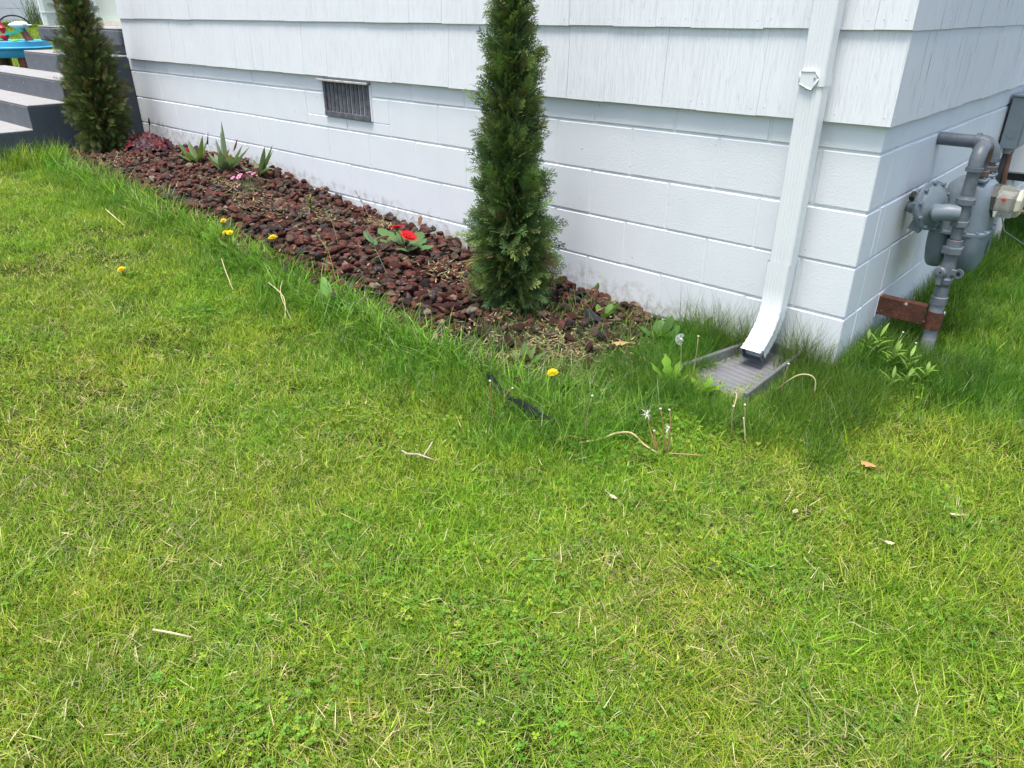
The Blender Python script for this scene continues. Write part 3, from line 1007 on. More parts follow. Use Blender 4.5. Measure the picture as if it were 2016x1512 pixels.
# rusty bracket from the wall with a clamp round the riser
bk = MB()
bk.box((.004, YR - .022, .135), (.187, YR - .018, .213))
bk.box((.004, YR - .018, .2092), (.187, YR + .02, .213))
bk.box((.004, YR - .018, .135), (.187, YR + .02, .1388))
bk.build('wall_bracket', M_RUST, gm)
MB().cham((.0005, YR - .032, .122), (.004, YR + .032, .226), .001).build('bracket_plate', M_BLOCK, gm)
bk = MB()
for i in range(11):
    a0, a1 = [math.radians(200 + 200 * (k / 11)) for k in (i, i + 1)]
    r0, r1 = .029, .033
    q = [(.2205 + math.cos(a) * r, YR + math.sin(a) * r) for a, r in ((a0, r0), (a1, r0), (a1, r1), (a0, r1))]
    bk.add([(x, y, .122) for x, y in q] + [(x, y, .198) for x, y in q], [(3,2,1,0),(4,5,6,7),(0,1,5,4),(1,2,6,5),(2,3,7,6),(3,0,4,7)])
bk.tube([(.188, YR - .028, .15), (.196, YR - .028, .15)], .006, 6)
bk.build('pipe_clamp', M_RUST, gm)

# ================================================================== ELECTRIC FITTINGS ON THE RIGHT WALL
M_EBOX = simple('grey_box_enamel', (.20, .235, .255), .4, 0, .08, 12)
eb = thing('conduit_box', 'tall narrow grey electrical box on the white wall behind the gas meter', 'electrical box', (.05, 2.14, .65))
MB().cham((.014, 2.02, .625), (.095, 2.26, .885), .004).build('box_body', M_EBOX, eb)
MB().cham((.0955, 2.025, .645), (.105, 2.255, .84), .002).build('box_cover', M_EBOX, eb)
MB().cham((.012, 2.015, .8855), (.108, 2.265, .897), .002).build('box_lid', M_EBOX, eb)
mb = MB(); mb.lathe((.055, 2.0195, .70), (0, -1, 0), [(0, .021), (.001, .021), (.0012, .018), (.0002, .018)], 18); mb.build('knockout', M_EBOX, eb, smooth=True, auto=.5)
cb = thing('service_cable', 'brown and grey cables dropping from the grey electrical box', 'cable', (.05, 2.2, .5))
mb = MB(); mb.tube([(.05, 2.12, .624), (.05, 2.12, .59)], .028, 12); mb.build('cable_gland', M_ZINC, cb, smooth=True, auto=.6)
mb = MB(); mb.tube([(.045, 2.12, .60), (.042, 2.12, .48), (.045, 2.16, .36), (.06, 2.2, .3)], .018, 10); mb.build('grey_sheath', simple('grey_sheath', (.10, .10, .11), .5), cb, smooth=True)
mb = MB(); mb.tube([(.062, 2.11, .60), (.068, 2.11, .48), (.08, 2.13, .36), (.13, 2.16, .285), (.22, 2.2, .275), (.36, 2.28, .36)], .013, 10); mb.build('brown_cable', simple('brown_insulation', (.26, .13, .075), .5), cb, smooth=True)
hp = thing('utility_cabinet', 'white metal utility cabinet beyond the grey electrical box', 'cabinet', (.2, 2.3, .45))
MB().cham((.02, 2.36, .45), (.34, 2.96, .95), .01).build('cabinet_body', simple('white_cabinet_enamel', (.74, .75, .76), .35, 0, .03), hp)
MB().cham((.03, 2.37, .41), (.33, 2.94, .4495), .004).build('cabinet_base', simple('black_rail', (.02, .02, .022), .5), hp)
pv = MB(); pv.tube([(.06, 2.40, .41), (.075, 2.42, .0)], .021, 12)
tag(pv.build('drain_pipe', simple('white_drain_plastic', (.72, .72, .70), .4, 0, .05), None, smooth=True, auto=.6), 'short white plastic drain pipe going into the grass below the cabinet', 'pipe')
wr = MB(); wr.tube([(.10, 2.1, .42), (.11, 2.05, .3), (.16, 2.0, .2), (.28, 2.0, .14), (.45, 2.05, .12), (.6, 2.1, .10)], .0045, 6)
tag(wr.build('ground_wire', simple('dark_green_wire', (.07, .09, .08), .5), None, smooth=True), 'thin dark wire drooping over the grass below the cabinet', 'wire')

# ================================================================== LAVA ROCKS
def rock_material(name, per_object):
    m, nt, b = material(name)
    v = coords(nt)
    if per_object:
        base = nt.nodes.new('ShaderNodeObjectInfo').outputs['Color']
    else:
        base = node(nt, 'ShaderNodeAttribute', attribute_name='col').outputs['Color']
    n = tex_noise(nt, v, 45, 4, .6)
    pores = nt.nodes.new('ShaderNodeTexVoronoi'); pores.inputs['Scale'].default_value = 230
    nt.links.new(v, pores.inputs['Vector'])
    pr_ = ramp(nt, pores.outputs['Distance'], [(.12, 0.0), (.45, 1.0)])
    c = mix(nt, 1.0, base, ramp(nt, n, [(.25, .55), (.75, 1.5)]), 'MULTIPLY')
    dust = ramp(nt, tex_noise(nt, v, 90, 3, .6), [(.55, 0.0), (.75, .45)])
    c = mix(nt, dust, c, (.20, .15, .11))
    nt.links.new(c, b.inputs['Base Color'])
    b.inputs['Roughness'].default_value = .9
    b.inputs['Specular IOR Level'].default_value = .2
    h = math_node(nt, 'ADD', math_node(nt, 'MULTIPLY', pr_, .5), math_node(nt, 'MULTIPLY', n, 1.2))
    bump(nt, b, h, 1.0, .010)
    return m
M_ROCK, M_ROCKS = rock_material('lava_rock', True), rock_material('lava_rock_bed', False)

def rock_shape(seed, sub):
    bm = bmesh.new()
    bmesh.ops.create_icosphere(bm, subdivisions=sub, radius=1)
    rs = random.Random(seed)
    off = Vector((rs.uniform(0, 50), rs.uniform(0, 50), rs.uniform(0, 50)))
    sc = (rs.uniform(.9, 1.3), rs.uniform(.75, 1.05), rs.uniform(.6, .9))
    cuts = [(Vector((rs.gauss(0, 1), rs.gauss(0, 1), rs.gauss(0, 1))).normalized(), rs.uniform(.42, .78)) for _ in range(8)]
    for v in bm.verts:
        p = v.co.copy()
        d = 1 + .38 * noise.noise(p * 1.2 + off) + .24 * noise.noise(p * 2.7 + off)
        d += .15 * noise.noise(p * 5.0 + off) + (.10 * noise.noise(p * 10 + off) if sub > 2 else 0)
        p *= d
        for n_, lim in cuts:                # broken faces
            e = p.dot(n_) - lim
            if e > 0: p -= n_ * e * .88
        v.co = Vector((p.x * sc[0], p.y * sc[1], p.z * sc[2]))
    bm.verts.index_update()
    V = np.array([v.co[:] for v in bm.verts]); F = np.array([[v.index for v in f.verts] for f in bm.faces])
    bm.free()
    return V, F

rock_hi, rock_lo = [rock_shape(i, 3) for i in range(16)], [rock_shape(i + 40, 3) for i in range(12)]
rr = random.Random(5)
def rock_colour(r=None):
    r = r or rr
    k = r.random()
    if k < .36: n_, c = 'dark red', (.116, .044, .034)
    elif k < .58: n_, c = 'maroon', (.088, .041, .035)
    elif k < .80: n_, c = 'brown', (.100, .068, .050)
    elif k < .92: n_, c = 'charcoal grey', (.058, .050, .049)
    elif k < .96: n_, c = 'pale dusty', (.21, .155, .115)
    else: n_, c = 'brick red', (.160, .060, .038)
    j = r.uniform(.8, 1.28)
    return tuple(x * j * r.uniform(.94, 1.06) for x in c), n_

placed = []
cell = {}
def far_enough(x, y, d):
    cx, cy = int(x / .08), int(y / .08)
    for i in range(cx - 1, cx + 2):
        for j in range(cy - 1, cy + 2):
            for (a, b_, e) in cell.get((i, j), ()):
                if (a - x) ** 2 + (b_ - y) ** 2 < ((d + e) * .72) ** 2: return False
    return True
def rock_density(x, y):
    if not bool(in_bed(np.array(x), np.array(y), 0.0)): return 0
    d = 1.0
    ey = float(bed_edge(x))
    edge = (y - ey)
    if x > -1.25 and y < -.30:                    # bare, weedy corner of the bed
        d = .20 if y < -.52 else .55
    if edge < .12: d *= .45
    if x > -.80: d *= max(0.0, 1 - (x + .80) * 7) if y < -.12 else .8
    if math.hypot(x + 5.6, y + .42) < .10 or math.hypot(x + 1.27, y + .42) < .06: d = 0
    return d
for pas, (n_try, lo_r, hi_r) in enumerate(((2500, .034, .044), (9000, .023, .034), (18000, .013, .024))):
    for _ in range(n_try):
        x, y = rr.uniform(-6.3, -.5), rr.uniform(-1.1, -.02)
        if rr.random() > rock_density(x, y) * (.10 if pas == 0 else 1): continue
        r = rr.uniform(lo_r, hi_r) * (1.25 if rr.random() < .05 else 1)
        if y > -r: y = -r
        if not far_enough(x, y, r): continue
        cell.setdefault((int(x / .08), int(y / .08)), []).append((x, y, r))
        placed.append((x, y, float(BZ(x, y)) + r * .35, r))
base_n = len(placed)
for _ in range(5200):                             # loose second layer
    x, y = rr.uniform(-6.0, -.7), rr.uniform(-1.0, -.03)
    if rr.random() > rock_density(x, y) * .30: continue
    r = rr.uniform(.016, .030)
    if y > -r: y = -r
    placed.append((x, y, float(BZ(x, y)) + r * .4 + rr.uniform(.018, .034), r))
cpos = np.array(CAM_POS)
size = [r / np.linalg.norm(np.array((x, y, z)) - cpos) for x, y, z, r in placed]
order = np.argsort(-np.array(size))
near, rest = order[:300], order[300:]
hi_me = []
for i, (V, F) in enumerate(rock_hi):
    hi_me.append(big_mesh('lava_rock', V, None, M_ROCK, smooth=True, tris=F))
def rand_rot(r): return Matrix.Rotation(r.uniform(0, 6.28), 4, 'Z') @ Matrix.Rotation(r.uniform(-.5, .5), 4, 'X') @ Matrix.Rotation(r.uniform(-.5, .5), 4, 'Y')
for i in near:
    x, y, z, r = placed[i]
    o = bpy.data.objects.new('lava_rock', hi_me[rr.randrange(len(hi_me))])
    COL.objects.link(o)
    o.matrix_world = Matrix.Translation((x, y, z)) @ rand_rot(rr) @ Matrix.Scale(r, 4)
    c_, nm = rock_colour()
    o.color = (*c_, 1)
    ey = float(bed_edge(x))
    if math.hypot(x + 1.27, y + .42) < .27: where = 'at the foot of the nearer cypress'
    elif y > -.16: where = 'against the foot of the white wall'
    elif x > -1.2: where = 'in the weedy corner of the bed'
    elif y - ey < .24: where = 'near the lawn edge of the bed'
    elif math.hypot(x + 2.2, y + .34) < .3: where = 'around the red flowers'
    elif x > -1.75: where = 'in the middle of the bed left of the nearer cypress'
    else: where = 'in the middle of the bed below the red flowers'
    tag(o, ('larger ' if r > .033 else 'small ' if r < .0245 else '') + nm + ' lava rock ' + where, 'rock', 'lava rocks in the planting bed')
VV, FF, CC, n0 = [], [], [], 0
for i in rest:
    x, y, z, r = placed[i]
    V, F = rock_lo[rr.randrange(len(rock_lo))]
    R3 = np.array(rand_rot(rr).to_3x3())
    VV.append((V * r) @ R3.T + (x, y, z)); FF.append(F + n0); n0 += len(V)
    CC.append(np.tile(rock_colour()[0], (len(V), 1)))
lr = link('lava_rocks', big_mesh('lava_rocks', np.concatenate(VV), None, M_ROCKS, np.concatenate(CC), True, np.concatenate(FF)))
tag(lr, 'layer of smaller and farther lava rocks covering the planting bed', 'rocks', kind='stuff')

# pale chips of mulch and dry straw among the rocks
def ribbons(base, az, length, width, lean, curl, k=4, tip=.12, twist=0.0, taper=1.6, sidelean=None):
    """N tapering curved blades at once; returns verts (N*2*(k+1),3) and quads"""
    N = len(az)
    h = np.c_[np.cos(az), np.sin(az), np.zeros(N)]
    tw = az + np.pi / 2 + twist
    s = np.c_[np.cos(tw), np.sin(tw), np.zeros(N)]
    P = base.copy()
    V = np.zeros((N, k + 1, 2, 3))
    for i in range(k + 1):
        t = i / k
        w = (width * np.maximum(tip, 1 - t ** taper) * (.75 + .25 * min(1, t * 4)))[:, None] / 2
        V[:, i, 0] = P - s * w; V[:, i, 1] = P + s * w
        th = lean + curl * (t + .5 / k)
        P = P + (h * np.sin(th)[:, None] + np.array([0, 0, 1.]) * np.cos(th)[:, None]) * (length / k)[:, None]
    o = (np.arange(N) * 2 * (k + 1))[:, None]
    q = np.concatenate([np.stack([o[:, 0] + 2 * i, o[:, 0] + 2 * i + 1, o[:, 0] + 2 * i + 3, o[:, 0] + 2 * i + 2], 1) for i in range(k)])
    return V.reshape(-1, 3), q
def per_blade(c, k): return np.repeat(c, 2 * (k + 1), axis=0)

g = RNG
N = 7500
x = g.uniform(-6.2, -.5, N); y = g.uniform(-1.05, -.02, N)
keep = in_bed(x, y, .0) & (g.random(N) < np.where((x > -1.3) & (y < -.35), 1.0, .14))
x, y = x[keep], y[keep]
for px_, py_, sx_, sy_, n_ in ((-3.35, -.52, .16, .07, 300), (-2.95, -.36, .10, .06, 220), (-3.75, -.48, .18, .05, 200), (-2.55, -.22, .06, .03, 130), (-1.75, -.42, .07, .06, 150), (-1.55, -.22, .05, .04, 80), (-5.2, -.62, .25, .08, 160), (-.86, -.62, .10, .10, 420), (-.95, -.80, .12, .06, 260)):
    x = np.r_[x, g.normal(px_, sx_, n_)]; y = np.r_[y, g.normal(py_, sy_, n_)]
ok = in_bed(x, y, .0); x, y = x[ok], y[ok]; N = len(x)
c = np.array([.40, .32, .17]) * g.uniform(.45, 1.15, (N, 1)) * g.uniform(.9, 1.1, (N, 3))
b0 = np.c_[x, y, BZ(x, y) + g.uniform(.004, .03, N) + .030 * ((x < -1.2) | (y > -.35))]
V, q = ribbons(b0, g.uniform(0, 6.28, N), g.uniform(.008, .04, N), g.uniform(.003, .010, N), g.uniform(1.2, 1.7, N), g.uniform(-.5, .4, N), 3, .3)
ch = link('mulch_chips', big_mesh('mulch_chips', V, q, M_DRY, per_blade(c, 3)))
tag(ch, 'pale straw and wood chips scattered between the rocks', 'mulch', kind='stuff')

# ================================================================== GRASS
SRC = bpy.data.collections.new('grass_tufts')     # shapes the lawn is instanced from; never linked to the scene
def tuft_source(coll, name, V, q, cols, mat, tris=None):
    me = big_mesh(name, V, q, mat, cols, tris=tris)
    o = bpy.data.objects.new(name, me)
    coll.objects.link(o)
    return o

GREENS = np.array([[.170, .310, .020], [.235, .370, .026], [.300, .410, .038], [.135, .270, .022], [.400, .470, .080]])
STRAW = np.array([[.52, .46, .20], [.62, .56, .31], [.42, .38, .14]])
def blade_colours(N, straw, rng, bright=1.0):
    c = GREENS[rng.integers(0, len(GREENS), N)] * rng.uniform(.5, 1.3, (N, 1)) * bright * np.array([.97, 1.0, .90])
    s = rng.random(N) < straw
    c[s] = STRAW[rng.integers(0, 3, s.sum())] * rng.uniform(.7, 1.15, (s.sum(), 1))
    return c
def lawn_tuft(i, N, R, hmin, hmax, straw, wmin=.0014, wmax=.0030, lean=(.25, 1.35), curl=(.1, .9), bright=1.0, clover=0, tint=(1, 1, 1)):
    rng = np.random.default_rng(100 + i)
    a = rng.uniform(0, 2 * np.pi, N); r = R * np.sqrt(rng.random(N))
    base = np.c_[np.cos(a) * r, np.sin(a) * r, np.full(N, -.004)]
    drift = rng.uniform(0, 2 * np.pi)
    az = np.where(rng.random(N) < .45, drift + rng.normal(0, .6, N), rng.uniform(0, 2 * np.pi, N))
    c = blade_colours(N, straw, rng, bright) * np.array(tint)
    L_ = rng.uniform(hmin, hmax, N)
    ln = rng.uniform(*lean, N)
    dead = c[:, 0] > c[:, 1] * .98
    ln[dead] = rng.uniform(.9, 1.5, dead.sum())
    wd = rng.uniform(wmin, wmax, N)
    V, q = ribbons(base, az, L_, wd, ln, rng.uniform(*curl, N), 4, .15, rng.uniform(-.7, .7, N))
    cols = per_blade(c, 4)
    tris = None
    if clover:
        mb = MB()
        rs = random.Random(i)
        for _ in range(clover):
            aa, rad = rs.uniform(0, 6.28), R * math.sqrt(rs.random())
            cx, cy, cz = math.cos(aa) * rad, math.sin(aa) * rad, rs.uniform(.012, .030)
            k = rs.uniform(.75, 1.3)
            mb.col = (.13 * k, .27 * k, .032 * k)
            if rs.random() < .07: mb.col = (.30, .40, .045)
            a0 = rs.uniform(0, 6.28); sz = rs.uniform(.0042, .0075); tilt = rs.uniform(-.35, .35)
            for m_ in range(3):
                b_ = a0 + m_ * 2.094
                pts = []
                for (u_, w_) in ((0, 0), (.55, .5), (1.0, .36), (.92, 0), (1.0, -.36), (.55, -.5)):
                    px = math.cos(b_) * u_ * sz - math.sin(b_) * w_ * sz
                    py = math.sin(b_) * u_ * sz + math.cos(b_) * w_ * sz
                    pts.append((cx + px, cy + py, cz + tilt * px + .25 * abs(w_) * sz))
                mb.add(pts, [(0, 3, 2, 1), (0, 5, 4, 3)])
        V2 = np.array([tuple(p) for p in mb.v]); F2 = np.array(mb.f)
        q = np.r_[q, F2 + len(V)]
        V = np.r_[V, V2]; cols = np.r_[cols, np.array(mb.c)]
    return tuft_source(SRC, 'tuft_%02d' % i, V, q, cols, M_GRASS)
NT = 0
for i in range(5): lawn_tuft(NT, 125, .085, .018, .050, .12); NT += 1                       # 0-4 green
for i in range(4): lawn_tuft(NT, 125, .085, .016, .048, .34); NT += 1                       # 5-8 dry
for i in range(4): lawn_tuft(NT, 115, .085, .016, .045, .10, clover=20); NT += 1             # 9-12 clover
for i in range(4): lawn_tuft(NT, 130, .085, .028, .070, .05,   .0012, .0028, (.1, .95), (.2, 1.0), .85, tint=(.60, .84, .95)); NT += 1      # 13-16 lusher; dark tint also paints in the house shade of the side strip
for i in range(2): lawn_tuft(NT, 26, .07, .03, .08, .12, .003, .006, (.5, 1.3), (.1, .6), 1.05); NT += 1          # 17-18 broad blades

def points_object(name, P, idx, rot, scl, coll, label, cat):
    me = bpy.data.meshes.new(name)
    me.vertices.add(len(P))
    me.vertices.foreach_set('co', P.astype(np.float32).ravel())
    for an, ty, arr, fld in (('idx', 'INT', idx.astype(np.int32), 'value'), ('rot', 'FLOAT_VECTOR', rot.astype(np.float32), 'vector'), ('scl', 'FLOAT_VECTOR', scl.astype(np.float32), 'vector')):
        at = me.attributes.new(an, ty, 'POINT')
        at.data.foreach_set(fld, arr.ravel())
    o = link(name, me)
    ng = bpy.data.node_groups.new(name, 'GeometryNodeTree')
    ng.interface.new_socket('Geometry', in_out='INPUT', socket_type='NodeSocketGeometry')
    ng.interface.new_socket('Geometry', in_out='OUTPUT', socket_type='NodeSocketGeometry')
    gi, go = ng.nodes.new('NodeGroupInput'), ng.nodes.new('NodeGroupOutput')
    ci = ng.nodes.new('GeometryNodeCollectionInfo'); ci.inputs['Collection'].default_value = coll
    ci.inputs['Separate Children'].default_value = True; ci.inputs['Reset Children'].default_value = True
    ip = ng.nodes.new('GeometryNodeInstanceOnPoints'); ip.inputs['Pick Instance'].default_value = True
    def attr(n_, ty):
        a = ng.nodes.new('GeometryNodeInputNamedAttribute'); a.data_type = ty; a.inputs['Name'].default_value = n_
        return next(s for s in a.outputs if s.enabled and s.name == 'Attribute')
    e2r = ng.nodes.new('FunctionNodeEulerToRotation')
    L_ = ng.links.new
    L_(gi.outputs[0], ip.inputs['Points']); L_(ci.outputs[0], ip.inputs['Instance'])
    L_(attr('idx', 'INT'), ip.inputs['Instance Index'])
    L_(attr('rot', 'FLOAT_VECTOR'), e2r.inputs[0]); L_(e2r.outputs[0], ip.inputs['Rotation'])
    L_(attr('scl', 'FLOAT_VECTOR'), ip.inputs['Scale'])
    L_(ip.outputs[0], go.inputs[0])
    md = o.modifiers.new('scatter', 'NODES'); md.node_group = ng
    return tag(o, label, cat, kind='stuff')

def vnoise(x, y, s, seed=0):
    r = np.random.default_rng(seed)
    out = np.zeros_like(x)
    for o in range(4):
        a, b_, c_, d = r.uniform(.6, 1.4, 4) * s * (1.7 ** o)
        p, q_ = r.uniform(0, 6.28, 2)
        out += np.sin(x * a + y * b_ * .7 + p + 1.3 * np.sin(y * c_ + q_)) * np.cos(y * d - x * a * .4 + q_) / (1.5 ** o)
    return out / 2.0
Mcam = np.array([_r[:], _u[:], _f[:]])
def to_px(P):
    d = (P - np.array(CAM_POS)) @ Mcam.T
    z = np.maximum(d[:, 2], 1e-3)
    return F_PX * d[:, 0] / z, -F_PX * d[:, 1] / z, d[:, 2], np.linalg.norm(P - np.array(CAM_POS), axis=1)
def seen(P, margin=260):
    u, v, z, dist = to_px(P)
    return (z > .3) & (np.abs(u) < 1008 + margin) & (v < 756 + margin * 1.2) & (v > -756 - margin)

def lawn_points(area, density):
    x0, x1, y0, y1 = area
    N = int((x1 - x0) * (y1 - y0) * density)
    x, y = RNG.uniform(x0, x1, N), RNG.uniform(y0, y1, N)
    P = np.c_[x, y, GA(x) + lump(x, y, 1.5, .006)]
    ok = seen(P)
    ok &= ~((x < .02) & (x > -6.0) & (y > -.0))                     # inside the house
    ok &= ~((x < -5.98) & (x > -9.3) & (y > -1.1) & (y < .2))          # under the steps
    ok &= ~(in_bed(x, y, .06))
    ok &= ~((np.abs(x + .245) < .12 + .02 * (y < -.3)) & (y > -.45) & (y < .0))   # splash block
    return P[ok]
P = np.concatenate([lawn_points((-6.0, 2.2, -3.3, 4.5), 560), lawn_points((-9.5, -6.0, -3.3, .0), 360), lawn_points((-1.6, 1.6, -3.2, -.4), 260)])
d = np.linalg.norm(P - np.array(CAM_POS), axis=1)
P = P[(d < 4.2) | (RNG.random(len(P)) < .62)]
x, y = P[:, 0], P[:, 1]
N = len(P)
dry = vnoise(x, y, 2.6, 1) + .35 * vnoise(x, y, 9, 2)
# trodden, drier turf in front of the camera; lusher towards the bed; dark tufts put the house shade into the side strip's colour
front = np.clip((-y - 1.35) / .9, 0, 1)
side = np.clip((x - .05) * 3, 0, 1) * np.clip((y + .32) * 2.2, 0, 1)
lush_edge = np.clip(1 - (bed_edge(x) - y) / .45, 0, 1) * (x < -.4) * (y < 0)
dry = dry + .70 * front - .5 * lush_edge - .45 * side
clov = vnoise(x, y, 3.4, 7) + .35 * np.exp(-((x + .15) ** 2 + (y + 1.35) ** 2) / .25)
u = RNG.random(N)
idx = RNG.integers(0, 5, N)
idx = np.where(u < np.clip(.30 + .65 * dry, .02, .92), RNG.integers(5, 9, N), idx)
idx = np.where((RNG.random(N) < np.clip(clov * .6 - .12, .05, .45)) & (dry < .55), RNG.integers(9, 13, N), idx)
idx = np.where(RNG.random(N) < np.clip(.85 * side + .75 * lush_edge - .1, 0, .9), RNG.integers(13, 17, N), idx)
idx = np.where(RNG.random(N) < .035, RNG.integers(17, 19, N), idx)
rot = np.c_[RNG.normal(0, .10, N), RNG.normal(0, .10, N), RNG.uniform(0, 6.28, N)]
s = RNG.uniform(.85, 1.2, N)
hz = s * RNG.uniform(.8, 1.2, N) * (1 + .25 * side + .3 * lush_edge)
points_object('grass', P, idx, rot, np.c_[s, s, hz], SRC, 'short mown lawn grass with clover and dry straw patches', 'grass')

# --- long unmown grass: along the bed's edge, at the corner, along the right wall
def tall(name, x, y, z, lmin, lmax, wmin, wmax, label, straw=.05, lean=(.05, .7), curl=(.2, 1.5), bright=.9, seed=1, blue=0.0, green=False, edge=False):
    r = np.random.default_rng(seed)
    N = len(x)
    c = blade_colours(N, straw, r, bright)
    if edge: c = c * np.array([.74, .95, 1.25])
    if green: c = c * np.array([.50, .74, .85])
    if blue: c = c * (1 - blue) + np.array([.085, .15, .075]) * blue * r.uniform(.7, 1.3, (N, 1))
    L_ = r.uniform(lmin, lmax, N)
    V, q = ribbons(np.c_[x, y, z - .005], r.uniform(0, 6.28, N), L_, r.uniform(wmin, wmax, N), r.uniform(*lean, N), r.uniform(*curl, N), 6, .08, r.uniform(-.8, .8, N))
    return V, q, per_blade(c, 6)
def merge(parts):
    V, Q, C, n0 = [], [], [], 0
    for v, q, c in parts:
        V.append(v); Q.append(q + n0); C.append(c); n0 += len(v)
    return np.concatenate(V), np.concatenate(Q), np.concatenate(C)
def clumped(n_clump, per, spread, sampler, rng):
    cx, cy = sampler(n_clump)
    x = np.repeat(cx, per) + rng.normal(0, spread, n_clump * per)
    y = np.repeat(cy, per) + rng.normal(0, spread, n_clump * per)
    return x, y
r = np.random.default_rng(77)
parts = []
def edge_sampler(n):
    x = -6.6 + 6.1 * r.random(n) ** .9
    return x, bed_edge(x) + r.normal(0, .05, n)
x, y = clumped(620, 19, .022, edge_sampler, r)
ok = (x < -.45) & ~((x > -1.0) & (y < -1.04) & (y > -1.30) & (r.random(len(x)) < .8))
x, y = x[ok], y[ok]
parts.append(tall('e', x, y, GA(x), .06, .20, .0026, .0068, '', .05, (.05, .95), (.2, 1.7), .98, 1, edge=True))
# thick at the far left
x, y = clumped(260, 26, .03, lambda n: (r.uniform(-8.6, -5.6, n), -1.0 + r.normal(0, .15, n)), r)
parts.append(tall('f', x, y, GA(x), .07, .24, .0025, .006, '', .05, (.03, .5), (.1, 1.0), 1.0, 2))
x, y = clumped(150, 26, .03, lambda n: (r.uniform(-.80, -.30, n), r.uniform(-1.16, -.74, n)), r)
parts.append(tall('f2', x, y, GA(x), .06, .16, .0014, .0034, '', .04, (.05, .8), (.2, 1.4), .82, 21, edge=True))
# weedy corner of the bed: sparse, grey-green blades
x, y = clumped(75, 20, .028, lambda n: (r.uniform(-1.22, -.52, n), r.uniform(-1.0, -.36, n)), r)
parts.append(tall('g', x, y, GA(x) + .01, .06, .17, .0015, .0035, '', .18, (.1, .9), (.2, 1.4), .95, 3, .55))
x, y = clumped(26, 14, .03, lambda n: (r.uniform(-1.1, -.62, n), r.uniform(-.4, -.06, n)), r)
parts.append(tall('g2', x, y, GA(x) + .015, .07, .16, .0018, .004, '', .08, (.1, .8), (.3, 1.6), .9, 31, .4))
# fine dense fescue around the splash block and the corner
x, y = clumped(230, 42, .028, lambda n: (r.uniform(-.66, -.32, n), r.uniform(-.74, -.08, n)), r)
ok = ~((x > -.40) & (y > -.54)) & (x < bed_right(y) + .30)
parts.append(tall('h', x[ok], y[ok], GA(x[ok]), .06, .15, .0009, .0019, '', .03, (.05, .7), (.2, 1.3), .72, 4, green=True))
x, y = clumped(185, 42, .03, lambda n: (r.uniform(-.5, .22, n), r.uniform(-.72, -.42, n)), r)
ok = ~((x > -.47) & (x < -.08) & (y > -.54))
parts.append(tall('h2', x[ok], y[ok], GA(x[ok]), .05, .13, .0010, .0021, '', .04, (.05, .8), (.2, 1.3), .78, 41, green=True))
x, y = clumped(150, 40, .03, lambda n: (r.uniform(-.10, .24, n), r.uniform(-.48, -.03, n)), r)
ok = (x > -.095) & ((y < -.012) | (x > .012))
parts.append(tall('h3', x[ok], y[ok], GA(x[ok]), .06, .16, .0010, .0022, '', .04, (.05, .7), (.2, 1.3), .62, 42, green=True))
# wiry long blades either side of the downspout against the wall
for (xa, xb, n_) in ((-.62, -.31, 42), (-.18, -.02, 34)):
    x, y = clumped(n_, 16, .02, lambda n: (r.uniform(xa, xb, n), r.uniform(-.14, -.03, n)), r)
    y = np.minimum(y, -.02)
    parts.append(tall('i', x, y, GA(x), .12, .30, .0011, .0022, '', .03, (.03, .45), (.1, 1.2), .5, 5 + n_, .35))
# along the right wall and round the riser
x, y = clumped(420, 30, .03, lambda n: (.03 + np.abs(r.normal(0, .09, n)), r.uniform(.0, 3.6, n)), r)
ok = x > .015
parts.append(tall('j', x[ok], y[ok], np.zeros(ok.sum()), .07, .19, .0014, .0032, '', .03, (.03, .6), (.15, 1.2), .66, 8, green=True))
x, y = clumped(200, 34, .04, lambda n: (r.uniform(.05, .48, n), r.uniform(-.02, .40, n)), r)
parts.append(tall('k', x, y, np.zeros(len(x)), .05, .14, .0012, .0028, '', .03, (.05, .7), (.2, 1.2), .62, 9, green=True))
V, Q, C = merge(parts)
tg = link('tall_grass', big_mesh('tall_grass', V, Q, M_GRASS, C))
tag(tg, 'long uncut grass along the bed edge, the splash block and the walls', 'grass', kind='stuff')
# loose straw lying over the lawn
N = 1300
x, y = RNG.uniform(-3.2, 1.6, N), RNG.uniform(-3.1, -1.0, N)
P = np.c_[x, y, GA(x) + .022 + RNG.uniform(0, .02, N)]
ok = seen(P, 60); P = P[ok]; N = len(P)
V, q = ribbons(P, RNG.uniform(0, 6.28, N), RNG.uniform(.02, .07, N), RNG.uniform(.0008, .0018, N), RNG.uniform(1.35, 1.75, N), RNG.uniform(-.35, .25, N), 4, .4)
st = link('straw', big_mesh('straw', V, q, M_DRY, per_blade(STRAW[RNG.integers(0, 3, N)] * RNG.uniform(.8, 1.3, (N, 1)), 4)))
tag(st, 'dry clippings and straw lying loose on the lawn', 'straw', kind='stuff')

